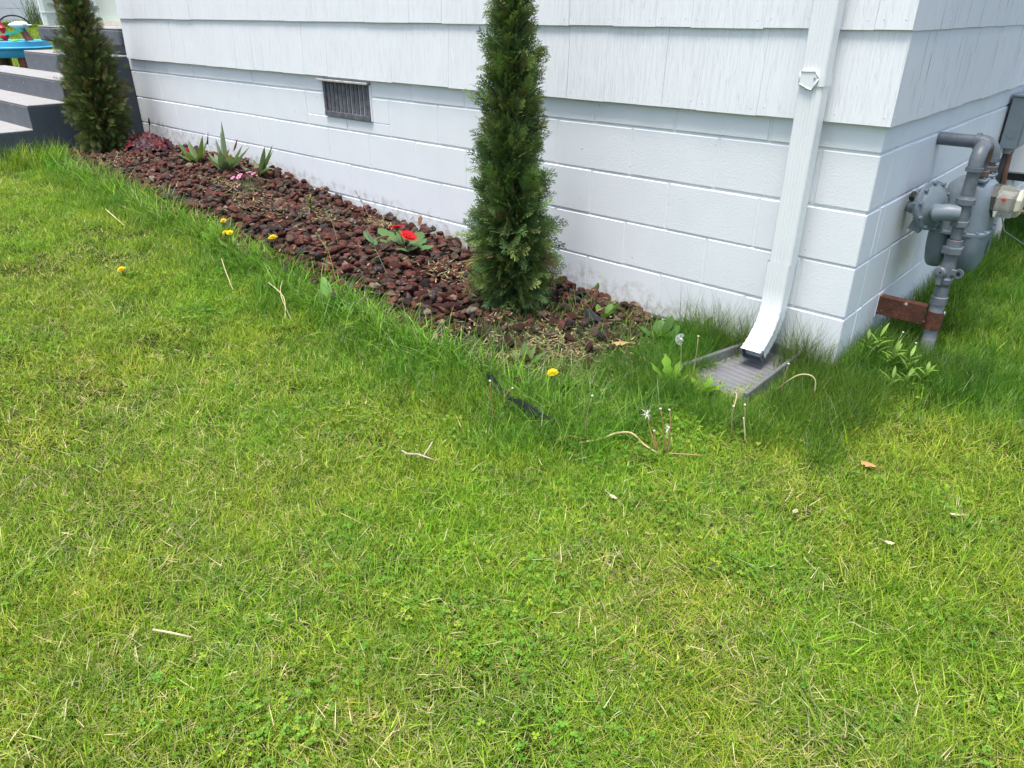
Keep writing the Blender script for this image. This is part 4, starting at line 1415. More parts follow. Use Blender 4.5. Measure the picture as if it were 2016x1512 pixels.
# ================================================================== ARBORVITAE
def spray_shape(seed):
    """one flat fan of scale-leaved twigs in the XY plane, stem along +X, unit length"""
    r_ = random.Random(seed)
    V, F = [], []
    def twig(p, ang, L_, w, taper=.25):
        d = Vector((math.cos(ang), math.sin(ang), 0)); n_ = Vector((-d.y, d.x, 0))
        z = r_.uniform(-.03, .03)
        o = len(V)
        a, m_, e = p, p + d * L_ * .55 + Vector((0, 0, z * .5)), p + d * L_ + Vector((0, 0, z))
        V.extend([a - n_ * w * .4, a + n_ * w * .4, m_ + n_ * w * .55, m_ - n_ * w * .55, e + n_ * w * taper, e - n_ * w * taper])
        F.extend([(o, o + 3, o + 2, o + 1), (o + 3, o + 5, o + 4, o + 2)])
    p = Vector((0, 0, 0)); ang = 0
    n = 8
    for i in range(n):
        t = i / n
        twig(p, ang, 1 / n * 1.15, .030)
        for sgn in ((1, -1) if r_.random() < .75 else (r_.choice((1, -1)),)):
            L_ = (.46 * (1 - t) ** .8 + .10) * r_.uniform(.75, 1.15)
            a = ang + sgn * r_.uniform(.55, .85)
            q = p.copy(); k = 3 if t < .6 else 2
            for j in range(k):
                twig(q, a, L_ / k * 1.1, .025)
                for s2 in (1, -1):
                    if r_.random() < .8: twig(q, a + s2 * r_.uniform(.5, .8), L_ * .34 * (1 - .2 * j), .021)
                q = q + Vector((math.cos(a), math.sin(a), 0)) * L_ / k
                a -= sgn * r_.uniform(.02, .16)
        p = p + Vector((math.cos(ang), math.sin(ang), 0)) / n
        ang += r_.uniform(-.07, .07)
    return np.array([v[:] for v in V]), np.array(F)
SPRAYS = [spray_shape(i) for i in range(9)]

def thuja(name, label, base, prof, H, n_spray, sl, palette, seed, group):
    r_ = np.random.default_rng(seed)
    rs = random.Random(seed)
    zz, rr_ = np.array(prof).T
    root = thing(name, label, 'tree', base, group)
    VV, FF, CC, n0 = [], [], [], 0
    ph = r_.uniform(0, 6.28, 4)
    zs = np.linspace(.02, H, 300); wgt = np.interp(zs, zz, rr_) + .03
    zpick = r_.choice(zs, n_spray, p=wgt / wgt.sum())
    for z in zpick:
        az = r_.uniform(0, 2 * np.pi)
        R = np.interp(z, zz, rr_) * (1 + .14 * math.sin(az * 2 + z * 5 + ph[0]) + .15 * math.sin(az * 5 + z * 13 + ph[1]) + .11 * math.sin(az * 3 - z * 23 + ph[2]))
        t = z / H
        L_ = r_.uniform(*sl) * (1 - .35 * t)
        depth = r_.random() ** .5 * r_.uniform(.9, 1.12)
        rad = max(0.0, R * depth - L_ * .62)
        out = np.array([math.cos(az), math.sin(az), 0]); tan = np.array([-out[1], out[0], 0]); up = np.array([0, 0, 1.])
        droop = np.clip(1 - z / (.36 * H), 0, 1)
        el = r_.normal(.95, .30) * (1 - droop) + r_.normal(-.35, .55) * droop
        el = np.clip(el, -1.35, 1.45)
        d = out * math.cos(el) + up * math.sin(el) + tan * r_.normal(0, .25)
        d /= np.linalg.norm(d)
        # the fan stands roughly upright, edge towards the trunk, turned at random
        a = r_.normal(0, .9)
        s_ = np.cross(d, tan * math.cos(a) + np.cross(d, tan) * math.sin(a)); s_ /= np.linalg.norm(s_)
        n_ = np.cross(d, s_)
        V, F = SPRAYS[rs.randrange(len(SPRAYS))]
        bend = -.16 * V[:, 0] ** 2 * r_.uniform(.3, 1.4)
        W = V[:, :1] * L_ * d + V[:, 1:2] * L_ * s_ + (V[:, 2:] * L_) * n_ + (bend * L_)[:, None] * up
        p0 = out * rad + np.array([0, 0, z - max(0, math.sin(el)) * L_ * .5])
        W = W + p0
        W[:, 2] = np.maximum(W[:, 2], .012)
        c = np.array(palette[rs.randrange(len(palette))]) * r_.uniform(.72, 1.3)
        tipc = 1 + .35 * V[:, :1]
        VV.append(W); FF.append(F + n0); n0 += len(V)
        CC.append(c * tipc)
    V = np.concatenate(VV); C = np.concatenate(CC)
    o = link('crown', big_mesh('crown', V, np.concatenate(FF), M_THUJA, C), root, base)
    # trunk with ascending limbs
    mb = MB(); mb.col = (.085, .055, .038)
    mb.tube([(0, 0, -.05), (.006, .0, H * .25), (-.004, .006, H * .55), (.004, 0, H * .93)], [.026, .021, .014, .004], 9)
    tr = mb.build('trunk', M_DRY, root, smooth=True, loc=None)
    tr.location = (0, 0, 0)
    mb = MB(); mb.col = (.10, .065, .042)
    for i in range(46):
        z = rs.uniform(.05, .85) * H; az = rs.uniform(0, 6.28); R = float(np.interp(z, zz, rr_))
        e = Vector((math.cos(az) * R * .7, math.sin(az) * R * .7, z + rs.uniform(.05, .2)))
        mb.tube([(0, 0, z), e * .5 + Vector((0, 0, z * .5)), e], [.006, .0045, .002], 5, False)
    lm = mb.build('limbs', M_DRY, root, smooth=True); lm.location = (0, 0, 0)
    return root
PAL_NEAR = [(.100, .170, .038), (.074, .135, .040), (.135, .185, .046), (.090, .155, .052), (.058, .105, .032), (.150, .180, .055)] * 5 + [(.17, .12, .05)]
PAL_FAR = [(.078, .116, .030), (.060, .096, .028), (.105, .128, .034), (.085, .108, .032), (.145, .130, .046)] * 5 + [(.13, .10, .045)]
GRP = 'cypress shrubs standing in the planting bed'
near_tree = thuja('arborvitae', 'nearer slender green cypress shrub in front of the block wall', (-1.335, -.42, .045),
      [(0, .135), (.12, .165), (.3, .182), (.55, .172), (.8, .145), (1.05, .115), (1.25, .088), (1.5, .05), (1.74, .015)], 1.74, 3300, (.08, .15), PAL_NEAR, 3, GRP)
far_tree = thuja('arborvitae', 'dark olive cypress shrub in front of the grey steps', (-5.70, -.42, .262),
      [(0, .17), (.12, .20), (.35, .205), (.6, .195), (.85, .165), (1.1, .13), (1.35, .095), (1.6, .055), (1.85, .015)], 1.85, 4600, (.06, .115), PAL_FAR, 8, GRP)
# dead tan frond caught low in the nearer shrub
mb = MB(); mb.col = (.55, .36, .14)
rs = random.Random(4)
for i in range(16):
    a = rs.uniform(-.5, .5)
    mb.leaf((-1.42 + rs.uniform(-.012, .012), -.555 + rs.uniform(-.012, .012), .300), 3.7 + a, rs.uniform(.05, .085), .004, 1.9 + rs.uniform(-.2, .2), .5, .3, 4)
mb.build('dead_frond', M_DRY, near_tree)

# ================================================================== FLOWERS AND WEEDS
def lance(t): return max(.03, math.sin(math.pi * min(1, t ** .75)) ** .9)
def sword(t): return max(.02, (min(1, .55 + t * 1.2)) * (1 - t ** 3))
def oval(t): return max(.03, math.sin(math.pi * min(.98, max(.03, t))) ** .55)
def petiole_oval(t): return .07 if t < .32 else max(.03, math.sin(math.pi * (t - .30) / .72) ** .6)
def dandelion_leaf(t): return max(.06, (.25 + .9 * t) * (1 - t ** 5)) * (1 + .32 * math.sin(t * 26))
def bed_pt(x, y): return (x, y, float(BZ(x, y)))
def leaf_obj(name, root, mat, col, *a, **k):
    mb = MB(); mb.col = col
    mb.leaf(*a, **k)
    return mb.build(name, mat, root, smooth=True)
def jit(c, r_, a=.18):
    k = r_.uniform(1 - a, 1 + a); return tuple(x * k * r_.uniform(.95, 1.05) for x in c)

# coral bells: mound of scalloped wine-coloured leaves
rs = random.Random(12)
hb = Vector((-5.36, -.25, .285))
hc = thing('coral_bells', 'wine red coral bells plant with scalloped leaves by the far wall end', 'plant', hb)
for i in range(84):
    az = rs.uniform(0, 6.28); ring = rs.random() ** .6
    c = hb + Vector((math.cos(az) * ring * .29, math.sin(az) * ring * .16, .03 + .085 * (1 - ring ** 1.6) + rs.uniform(0, .02)))
    R = rs.uniform(.036, .052)
    tilt = Matrix.Rotation(rs.uniform(.1, .3) + ring * .75, 4, Vector((-math.sin(az), math.cos(az), 0))) @ Matrix.Rotation(rs.uniform(-.3, .3), 4, 'X')
    mb = MB(); mb.col = jit(rs.choice([(.085, .026, .036), (.070, .028, .040), (.12, .026, .032), (.10, .048, .058), (.17, .028, .034)]), rs, .25)
    n = 20; pts = [c]
    for k in range(n):
        a = az + 2 * math.pi * k / n
        rad = R * (1 + .12 * math.cos(k * math.pi * .5 + .4)) * (.35 if k == n // 2 else 1)
        pts.append(c + tilt @ Vector((math.cos(a) * rad, math.sin(a) * rad, .012 * math.cos(k * math.pi * .5) - .10 * R)))
    mb.add(pts, [(0, 1 + k, 1 + (k + 1) % n) for k in range(n)])
    mb.build('leaf', M_LEAF, hc, smooth=True)
mb = MB(); mb.col = (.10, .03, .03); mb.tube([hb, hb + Vector((.03, .02, .12)), hb + Vector((.045, .03, .215))], .0028, 5); mb.build('flower_stem', M_DRY, hc)
mb = MB(); mb.col = (.05, .025, .03); mb.tube([hb + Vector((.045, .03, .20)), hb + Vector((.047, .031, .225)), hb + Vector((.048, .032, .255))], [.005, .009, .003], 6); mb.build('flower_bud', M_DRY, hc)

def rosette(name, label, cat, base, leaves, col, mat=None, group=None):
    t = thing(name, label, cat, base, group)
    r_ = random.Random(hash(label) % 1000 if False else len(label))
    for (az, L_, w, lean, curl, shp) in leaves:
        mb = MB(); mb.col = jit(col, r_)
        b = Vector(base) + Vector((math.cos(az), math.sin(az), 0)) * .012
        mb.leaf(b, az, L_, w, lean, curl, .3, 7, shp, r_.uniform(-.3, .3))
        mb.build('leaf', mat or M_LEAF, t, smooth=True)
    return t
LILY = (-4.60, -.235, .285)
ly = rosette('lily_plant', 'broad leaved green lily beside the wine red plant', 'plant', LILY,
    [(2.9, .21, .055, .75, .25, lance), (3.5, .20, .05, .65, .3, lance), (.3, .22, .05, .35, .15, lance), (-.1, .17, .05, .7, .3, lance), (-.9, .17, .055, .75, .4, lance), (-1.8, .16, .05, .8, .4, lance), (1.4, .2, .05, .4, .3, lance), (4.4, .13, .045, .9, .5, lance)], (.13, .20, .055))
mb = MB(); mb.col = (.03, .045, .02); mb.tube([Vector(LILY) + Vector((.19, .01, .155)), Vector(LILY) + Vector((.23, .01, .24))], [.006, .001], 5); mb.build('leaf_tip', M_LEAF, ly)
mb = MB(); mb.col = (.40, .02, .06); mb.leaf(Vector(LILY) + Vector((-.07, -.02, .06)), 3.0, .05, .03, .2, .3, .3, 5, oval); mb.build('petal', M_PETAL, ly)
GLAUC = (.165, .225, .130)
IR1 = (-4.12, -.27, .29)
iris1 = rosette('iris_plant', 'grey green iris fan with a brown dried leaf tip against the white wall', 'plant', IR1,
    [(2.6, .27, .035, .28, .10, sword), (2.2, .33, .034, .10, .06, sword), (2.9, .24, .036, .5, .15, sword), (3.3, .20, .04, .85, .2, sword), (.3, .26, .075, .65, .2, sword), (-.2, .22, .08, .75, .25, sword), (-.6, .20, .075, .5, .3, sword), (-1.3, .18, .075, .6, .5, sword), (.8, .24, .065, .7, .25, sword), (3.0, .20, .06, .95, .2, sword)], GLAUC)
leaf_obj('dry_leaf', iris1, M_DRY, (.40, .27, .15), Vector(IR1) + Vector((.01, -.02, .0)), .1, .21, .045, .15, 1.0, .3, 7, sword)
leaf_obj('dry_leaf', iris1, M_DRY, (.23, .10, .06), Vector(IR1) + Vector((.13, .01, .15)), .3, .10, .022, .5, .1, .3, 5, lance)
IR2 = (-3.86, -.17, .285)
rosette('iris_plant', 'iris with arching leaf at the wall behind the pink flowers', 'plant', IR2,
    [(.5, .22, .05, .55, .1, sword), (.1, .22, .045, .38, .1, sword), (.35, .25, .045, .5, .15, sword), (-.15, .27, .05, .9, .85, sword), (2.8, .16, .04, .8, .5, sword), (3.6, .14, .04, 1.0, .4, sword)], (.15, .215, .105))
rosette('iris_plant', 'upright iris blade at the left lawn edge by the steps', 'plant', (-6.95, -.93, .245),
    [(2.9, .32, .035, .10, .08, sword), (.4, .22, .03, .2, .2, sword), (3.9, .2, .03, .4, .3, sword)], (.16, .23, .12))

# pinks: low grey-green cushion with small pink flowers
PK = Vector((-3.66, -.365, .245))
pk = thing('pink_flowers', 'low cushion plant with small pink flowers below the iris', 'plant', PK)
rs = random.Random(6)
mb = MB()
for i in range(420):
    az = rs.uniform(0, 6.28); q_ = rs.random() ** .5
    mb.col = jit((.13, .16, .075), rs, .35)
    mb.leaf(PK + Vector((math.cos(az) * q_ * .13, math.sin(az) * q_ * .09, .0)), rs.uniform(0, 6.28), rs.uniform(.03, .085), .0035, rs.uniform(.1, 1.0), rs.uniform(0, .8), .2, 3)
mb.build('foliage', M_LEAF, pk)
for (dx, dy, dz) in ((-.105, -.05, .075), (-.06, -.02, .095), (-.035, -.045, .088), (-.02, .02, .11), (.02, .03, .105), (-.10, -.08, .045), (.05, -.10, .055)):
    c = PK + Vector((dx, dy, dz))
    mb = MB(); mb.col = (.10, .14, .05); mb.tube([PK + Vector((dx * .5, dy * .5, 0)), c], .0014, 5, False); st_ = mb.build('stem', M_LEAF, pk)
    tl = Matrix.Rotation(rs.uniform(.2, .7), 4, 'X') @ Matrix.Rotation(rs.uniform(-.4, .4), 4, 'Y')
    mb = MB()
    for k in range(5):
        a = k * 1.2566 + rs.uniform(-.1, .1)
        mb.col = jit((.80, .30, .50), rs, .1)
        P_ = lambda u_, w_, z_: c + tl @ Vector((math.cos(a) * u_ - math.sin(a) * w_, math.sin(a) * u_ + math.cos(a) * w_, z_))
        s_ = .0185
        mb.add([P_(.001, 0, 0), P_(s_ * .7, s_ * .42, .001), P_(s_, s_ * .2, .001), P_(s_ * .92, 0, .001), P_(s_, -s_ * .2, .001), P_(s_ * .7, -s_ * .42, .001)], [(0, 5, 4, 3), (0, 3, 2, 1)])
    hd = mb.build('flower_head', M_PETAL, pk)
    mb = MB(); mb.col = (.32, .02, .09); mb.lathe(c + tl @ Vector((0, 0, .0012)), tl @ Vector((0, 0, 1)), [(0, .0055), (.001, .004)], 8); mb.build('flower_eye', M_PETAL, hd)

# gerbera with two red flowers
GB = Vector((-2.165, -.34, .145))
gb_ = thing('gerbera', 'gerbera plant with two red daisy flowers among the lava rocks', 'plant', GB)
rs = random.Random(9)
for (c, axis, R) in ((Vector((-2.205, -.36, .262)), Vector((-.20, .08, 1)), .055), (Vector((-2.105, -.365, .235)), Vector((.36, .12, .90)), .056)):
    axis = axis.normalized()
    u_ = axis.cross(Vector((1, 0, 0))).normalized(); w_ = axis.cross(u_)
    mb = MB(); mb.col = (.16, .24, .07)
    foot = GB + Vector((rs.uniform(-.02, .02), 0, 0))
    mb.tube([foot, foot * .5 + c * .5 + Vector((0, 0, .02)), c - axis * .012], .0035, 6); mb.lathe(c - axis * .014, axis, [(0, .004), (.008, .011), (.013, .013)], 10)
    mb.build('stem', M_LEAF, gb_, smooth=True)
    mb = MB()
    for layer, (n, r0, lift) in enumerate(((26, R, .10), (20, R * .78, .34))):
        for k in range(n):
            a = 2 * math.pi * k / n + layer * .1 + rs.uniform(-.05, .05)
            d = u_ * math.cos(a) + w_ * math.sin(a); s_ = axis.cross(d)
            mb.col = jit((.62, .012, .018), rs, .2)
            L_ = r0 * rs.uniform(.9, 1.06)
            pt = lambda t, y, z: c + d * (L_ * t) + s_ * y + axis * (z + .002 * layer)
            mb.add([pt(.1, -.0018, 0), pt(.1, .0018, 0), pt(.6, .0048, L_ * lift * .6), pt(1, .0008, L_ * lift * .7), pt(1, -.0008, L_ * lift * .7), pt(.6, -.0048, L_ * lift * .6), pt(.6, 0, L_ * lift * .5)], [(0, 1, 2, 6), (0, 6, 5), (6, 2, 3), (6, 3, 4, 5)])
    hd = mb.build('flower_head', M_PETAL, gb_)
    mb = MB(); mb.col = (.42, .012, .016); mb.lathe(c + axis * .003, axis, [(0, .012), (.004, .011), (.006, .006)], 12); mb.build('flower_disc', M_PETAL, hd, smooth=True)
def lobed(t): return petiole_oval(t) * (1 + .16 * math.sin(t * 30))
for (az, L_, w, lean, curl) in ((1.6, .15, .085, .75, .7), (3.05, .26, .07, 1.15, .35), (2.6, .20, .06, 1.1, .4), (3.4, .17, .055, 1.2, .3), (-.1, .12, .07, 1.0, .5), (-.9, .13, .075, 1.0, .6), (.3, .18, .05, 1.2, .3), (.9, .13, .06, .9, .5)):
    leaf_obj('leaf', gb_, M_LEAF, jit((.09, .19, .06), rs), GB, az, L_, w, lean, curl, .3, 9, lobed, rs.uniform(-.3, .3))
for az in (3.3, 3.7, 4.2):
    leaf_obj('pale_stalk', gb_, M_LEAF, (.42, .45, .20), GB, az, .10, .006, .3, 1.3, .2, 6, lambda t: 1)

# young lily shoot
SP = (-2.905, -.415, .19)
sp = thing('lily_shoot', 'single dark stemmed lily shoot standing between the rocks', 'plant', SP)
mb = MB(); mb.col = (.035, .035, .025); mb.tube([SP, (SP[0], SP[1], SP[2] + .12)], .004, 6); mb.build('stem', M_LEAF, sp)
rs = random.Random(14)
for i in range(16):
    z = .055 + .075 * i / 16
    leaf_obj('leaf', sp, M_LEAF, jit((.15, .20, .05), rs), (SP[0], SP[1], SP[2] + z), i * 2.4, .045, .010, .5, .8, .3, 4, lance)

# dandelions
M_YEL = leaf_material('dandelion_petal', .6, .2, None, .2)
def stalk(mb, a, b, bend, r0=.0022, r1=.0018, n=6):
    a, b = Vector(a), Vector(b)
    m_ = (a + b) / 2 + Vector(bend)
    pts = [(1 - t) ** 2 * a + 2 * t * (1 - t) * m_ + t * t * b for t in [i / n for i in range(n + 1)]]
    mb.tube(pts, [r0 + (r1 - r0) * i / n for i in range(n + 1)], 6)
    return pts
def yellow_head(root, c, axis, R, rs):
    axis = Vector(axis).normalized(); u_ = axis.cross(Vector((1, .1, 0))).normalized(); w_ = axis.cross(u_)
    mb = MB()
    for layer, (n, r0, lift) in enumerate(((30, R, .12), (24, R * .74, .45), (14, R * .45, .9))):
        for k in range(n):
            a = 2 * math.pi * k / n + rs.uniform(-.1, .1)
            d = u_ * math.cos(a) + w_ * math.sin(a); s_ = axis.cross(d)
            mb.col = jit((.80, .60, .012), rs, .12)
            L_ = r0 * rs.uniform(.88, 1.08); b0 = Vector(c) + axis * .002 * layer
            mb.add([b0 - s_ * .0006, b0 + s_ * .0006, b0 + d * L_ + s_ * .0014 + axis * L_ * lift, b0 + d * L_ - s_ * .0014 + axis * L_ * lift], [(0, 1, 2, 3)])
    mb.build('flower_head', M_YEL, root)
    mb = MB(); mb.col = (.13, .2, .05); mb.lathe(Vector(c) - axis * .010, axis, [(0, .003), (.005, .006), (.010, .007)], 8); mb.build('flower_base', M_LEAF, root)
DG = 'yellow dandelions along the bed edge'
DAND = [('single yellow dandelion in the weedy corner of the bed', (-.664, -.918, .024), (-.686, -.918, .112), (0, -.25, 1), .021, 5),
        ('yellow dandelion standing apart below the two paired dandelions near the rocks', (-2.614, -.855, .125), (-2.603, -.855, .236), (0, -.1, 1), .024, 5),
        ('topmost small yellow dandelion beside the broad green leaves at the bed edge', (-3.025, -.896, .145), (-3.023, -.896, .258), (.1, -.2, 1), .018, 4),
        ('left flower of the touching pair of yellow dandelions in the edge grass', (-2.824, -.985, .119), (-2.845, -.985, .242), (-.2, -.3, 1), .019, 3),
        ('right flower of the touching pair of yellow dandelions in the edge grass', (-2.810, -.975, .119), (-2.808, -.980, .248), (.2, -.3, 1), .019, 3),
        ('short yellow dandelion low in the mown lawn away from the bed', (-2.893, -1.522, .124), (-2.880, -1.522, .165), (0, -.3, 1), .021, 3)]
for label, a, b, ax, R, nl in DAND:
    rs = random.Random(len(label))
    t = thing('dandelion', label, 'dandelion', a, DG)
    mb = MB(); mb.col = (.22, .20, .08); stalk(mb, a, Vector(b) - Vector(ax).normalized() * .009, (rs.uniform(-.01, .01), 0, 0)); mb.build('stem', M_LEAF, t, smooth=True)
    yellow_head(t, b, ax, R, rs)
    for i in range(nl):
        leaf_obj('leaf', t, M_LEAF, jit((.16, .30, .035), rs), a, rs.uniform(0, 6.28), rs.uniform(.08, .13), rs.uniform(.02, .034), rs.uniform(.3, .8), rs.uniform(.3, .8), .3, 12, dandelion_leaf)

# seed clock, half blown
PF = ((-.386, -.519, .006), (-.401, -.519, .199))
pf = thing('seed_clock', 'white half blown dandelion seed clock left of the splash block', 'dandelion', PF[0])
mb = MB(); mb.col = (.34, .40, .16); stalk(mb, *PF, (.006, 0, 0)); mb.build('stem', M_LEAF, pf, smooth=True)
mb = MB(); mb.col = (.75, .70, .58); mb.ball(PF[1], .0055); mb.build('seed_head', M_DRY, pf, smooth=True)
mb = MB(); rs = random.Random(2)
for i in range(90):
    d = Vector((rs.gauss(-.5, .7), rs.gauss(-.2, .7), rs.gauss(.1, .7))).normalized()
    if d.x > .25: continue
    c = Vector(PF[1]); e = c + d * .019
    mb.col = (.75, .78, .76)
    mb.tube([c, e], .00018, 3, False)
    u_ = d.orthogonal().normalized(); w_ = d.cross(u_)
    for k in range(5):
        a = k * 1.2566
        f = e + (u_ * math.cos(a) + w_ * math.sin(a)) * .004 + d * .002
        mb.tube([e, f], .00022, 3, False)
mb.build('seed_plumes', M_DRY, pf)

# spent dandelion stalks with bald pale heads
SG = 'spent dandelion stalks around the corner of the house'
SPENT = [('yellowish bald stalk right of the half blown seed clock', (-.366, -.478, .005), (-.354, -.478, .21), (.012, 0, 0), (.42, .36, .14), 1),
         ('pale bald stalk nearer the corner below the rusty bracket', (.159, .197, 0), (.172, .19, .165), (-.02, 0, .0), (.40, .40, .17), 1),
         ('brown bald stalk left of the grey riser pipe foot', (.221, .167, 0), (.23, .167, .144), (.0, 0, 0), (.27, .16, .07), 1),
         ('tall brownish bald stalk at the right edge of the splash block', (-.055, -.383, .001), (-.043, -.383, .163), (.0, 0, .01), (.33, .26, .10), 1),
         ('leaning brown bald stalk in front of the splash block, left of a pair', (-.068, -.714, .001), (-.080, -.714, .113), (-.006, 0, 0), (.38, .30, .14), 1),
         ('straight pale bald stalk in front of the splash block, right of a pair', (-.037, -.698, .001), (-.049, -.698, .123), (.006, 0, 0), (.40, .34, .16), 1),
         ('pale green bald stalk in the long grass right of the black edging', (-.400, -1.093, .006), (-.385, -1.093, .193), (-.02, 0, 0), (.33, .33, .14), 1),
         ('tall stalk with a white tuft, left one of the dried clump', (-.191, -.985, .003), (-.245, -.985, .137), (-.02, 0, .03), (.42, .24, .12), 2),
         ('shortest bald stalk of the dried clump in the lawn', (-.182, -.985, .003), (-.213, -.985, .085), (-.01, 0, .01), (.36, .20, .10), 1),
         ('thin bald stalk in the middle of the dried clump', (-.177, -.973, .003), (-.206, -.973, .163), (.01, 0, .02), (.36, .20, .10), 1),
         ('tallest bald stalk, right one of the dried clump', (-.174, -.970, .002), (-.176, -.970, .169), (.02, 0, .02), (.40, .25, .12), 1),
         ('stalk with a shaggy white tuft in the dried clump', (-.170, -.966, .002), (-.172, -.966, .104), (.015, 0, 0), (.44, .30, .15), 2),
         ('reddish leaning stalk left of the black edging strip', (-.694, -1.213, .01), (-.718, -1.213, .178), (-.015, 0, 0), (.34, .20, .09), 1),
         ('reddish stalk crossing its neighbour by the black edging strip', (-.744, -1.127, .011), (-.694, -1.127, .126), (-.03, 0, .01), (.36, .20, .10), 1),
         ('short pale stalk standing in the far left lawn', (-4.60, -1.62, .20), (-4.60, -1.62, .275), (0, 0, 0), (.45, .42, .20), 1)]
for label, a, b, bd_, col, kind in SPENT:
    rs = random.Random(len(label) * 3)
    t = thing('dandelion_stalk', label, 'dry stalk', a, SG)
    mb = MB(); mb.col = col; pts = stalk(mb, a, b, bd_, .0024, .0015); mb.build('stem', M_DRY, t, smooth=True)
    mb = MB(); mb.col = (.66, .62, .52)
    mb.ball(pts[-1] + Vector((0, 0, .002)), .0042, 1, 1, .8, 2)
    if kind == 2:
        mb.col = (.70, .66, .60)
        for i in range(14):
            mb.leaf(pts[-1], rs.uniform(0, 6.28), rs.uniform(.012, .024), .0022, rs.uniform(.1, 2.2), .4, .2, 3)
    mb.build('bald_head', M_DRY, t, smooth=True)
# long dry stalks lying or arching over the grass
ARCH = [('long pale dry stalk arching over the grass beside the dried clump', [(-.40, -1.13, .03), (-.356, -1.065, .035), (-.33, -1.03, .05), (-.296, -.985, .045), (-.245, -.985, .022), (-.181, -.989, .012)], (.62, .50, .27), .0034),
        ('brown dry stalk lying right of the dried clump', [(-.16, -.975, .02), (-.12, -.95, .022), (-.073, -.915, .02)], (.42, .28, .13), .0026),
        ('stalk bent over like a hook right of the splash block', [(-.085, -.37, .03), (-.02, -.37, .115), (.02, -.36, .135), (.048, -.35, .12), (.055, -.35, .07)], (.55, .48, .28), .0026),
        ('pale straw stalk lying at the far left lawn beside the edge grass', [(-3.965, -1.153, .215), (-3.80, -1.175, .205), (-3.643, -1.187, .18)], (.66, .56, .36), .0034),
        ('pale stalk leaning out of the edge grass left of its neighbours', [(-2.62, -1.14, .185), (-2.50, -1.19, .165), (-2.364, -1.236, .11)], (.58, .50, .26), .0023),
        ('longer pale stalk of the two lying side by side', [(-2.227, -1.125, .15), (-2.05, -1.16, .13), (-1.935, -1.235, .075)], (.62, .52, .28), .0024),
        ('kinked stalk lying right beside a longer one', [(-2.231, -1.05, .14), (-2.09, -1.15, .13), (-1.90, -1.222, .07)], (.62, .52, .30), .0022),
        ('short reddish dry stalk curved up in the lawn left of the arching stalk', [(-.475, -1.165, .022), (-.44, -1.13, .04), (-.40, -1.10, .03)], (.42, .26, .12), .0028),
        ('upright straw bent over in the lawn below the splash block', [(-.012, -.735, .01), (-.022, -.735, .06), (-.032, -.735, .10)], (.60, .52, .30), .0026),
        ('thin stalk bent sharply at the front edge of the splash block', [(-.17, -.56, .05), (-.135, -.57, .085), (-.11, -.66, .01)], (.56, .46, .24), .0022)]
for label, pts, col, rad in ARCH:
    mb = MB(); mb.col = col
    P3 = []
    for i in range(len(pts) - 1):
        for k in range(4):
            t = k / 4
            p0, p1, p2, p3 = [Vector(pts[max(0, min(len(pts) - 1, j))]) for j in (i - 1, i, i + 1, i + 2)]
            P3.append(.5 * ((2 * p1) + (p2 - p0) * t + (2 * p0 - 5 * p1 + 4 * p2 - p3) * t * t + (3 * p1 - p0 - 3 * p2 + p3) * t ** 3))
    P3.append(Vector(pts[-1]))
    mb.tube(P3, rad, 6)
    tag(mb.build('dry_stalk', M_DRY, None, smooth=True, loc=pts[0]), label, 'dry stalk', 'dry stalks lying on the lawn')

# flowering grass stalks over the rocks
def grass_stalk(label, a, m_, b, col, seed):
    rs = random.Random(seed)
    t = thing('seed_grass', label, 'grass stalk', a, 'grass seed stalks over the rocks')
    mb = MB(); mb.col = col
    a, m_, b = Vector(a), Vector(m_), Vector(b)
    pts = [a, a * .5 + m_ * .5 + Vector((.004, 0, 0)), m_, m_ * .5 + b * .5 + Vector((0, 0, .004)), b]
    mb.tube(pts, [.0020, .0018, .0014, .001, .0006], 5); mb.build('stem', M_DRY, t, smooth=True)
    mb = MB()
    for i in range(46):
        k = rs.random(); c = m_.lerp(b, k)
        mb.col = jit((.26, .30, .15), rs, .3)
        mb.leaf(c, rs.uniform(0, 6.28), rs.uniform(.012, .026) * (1.15 - .6 * k), .003, rs.uniform(.2, .9), .3, .3, 3)
    mb.build('seed_head', M_LEAF, t)
grass_stalk('tall brown grass stalk leaning with its seed head at the bed edge', (-1.853, -.986, .069), (-1.916, -.986, .331), (-1.998, -.986, .398), (.42, .24, .12), 1)
grass_stalk('greyish grass seed head above the rocks left of the red flowers', (-2.393, -.599, .134), (-2.432, -.599, .291), (-2.496, -.599, .355), (.30, .26, .14), 2)
grass_stalk('thin grass seed head close to the white wall above the red flowers', (-2.564, -.23, .152), (-2.636, -.23, .272), (-2.72, -.23, .36), (.34, .22, .12), 3)
WD = (-1.943, -.636, .101)
wd = thing('tall_weed', 'thin grey green weed with one wide leaf near the red flowers', 'weed', WD)
mb = MB(); mb.col = (.20, .25, .13); mb.tube([WD, (-2.02, -.636, .215), (-2.094, -.636, .327)], .0022, 5); mb.build('stem', M_LEAF, wd)
for az, z, L_ in ((3.0, .19, .09), (.4, .20, .06), (2.2, .17, .05)):
    leaf_obj('leaf', wd, M_LEAF, (.10, .19, .075), (-2.055, -.636, .08 + z), az, L_, .035, .9, .5, .3, 6, oval)

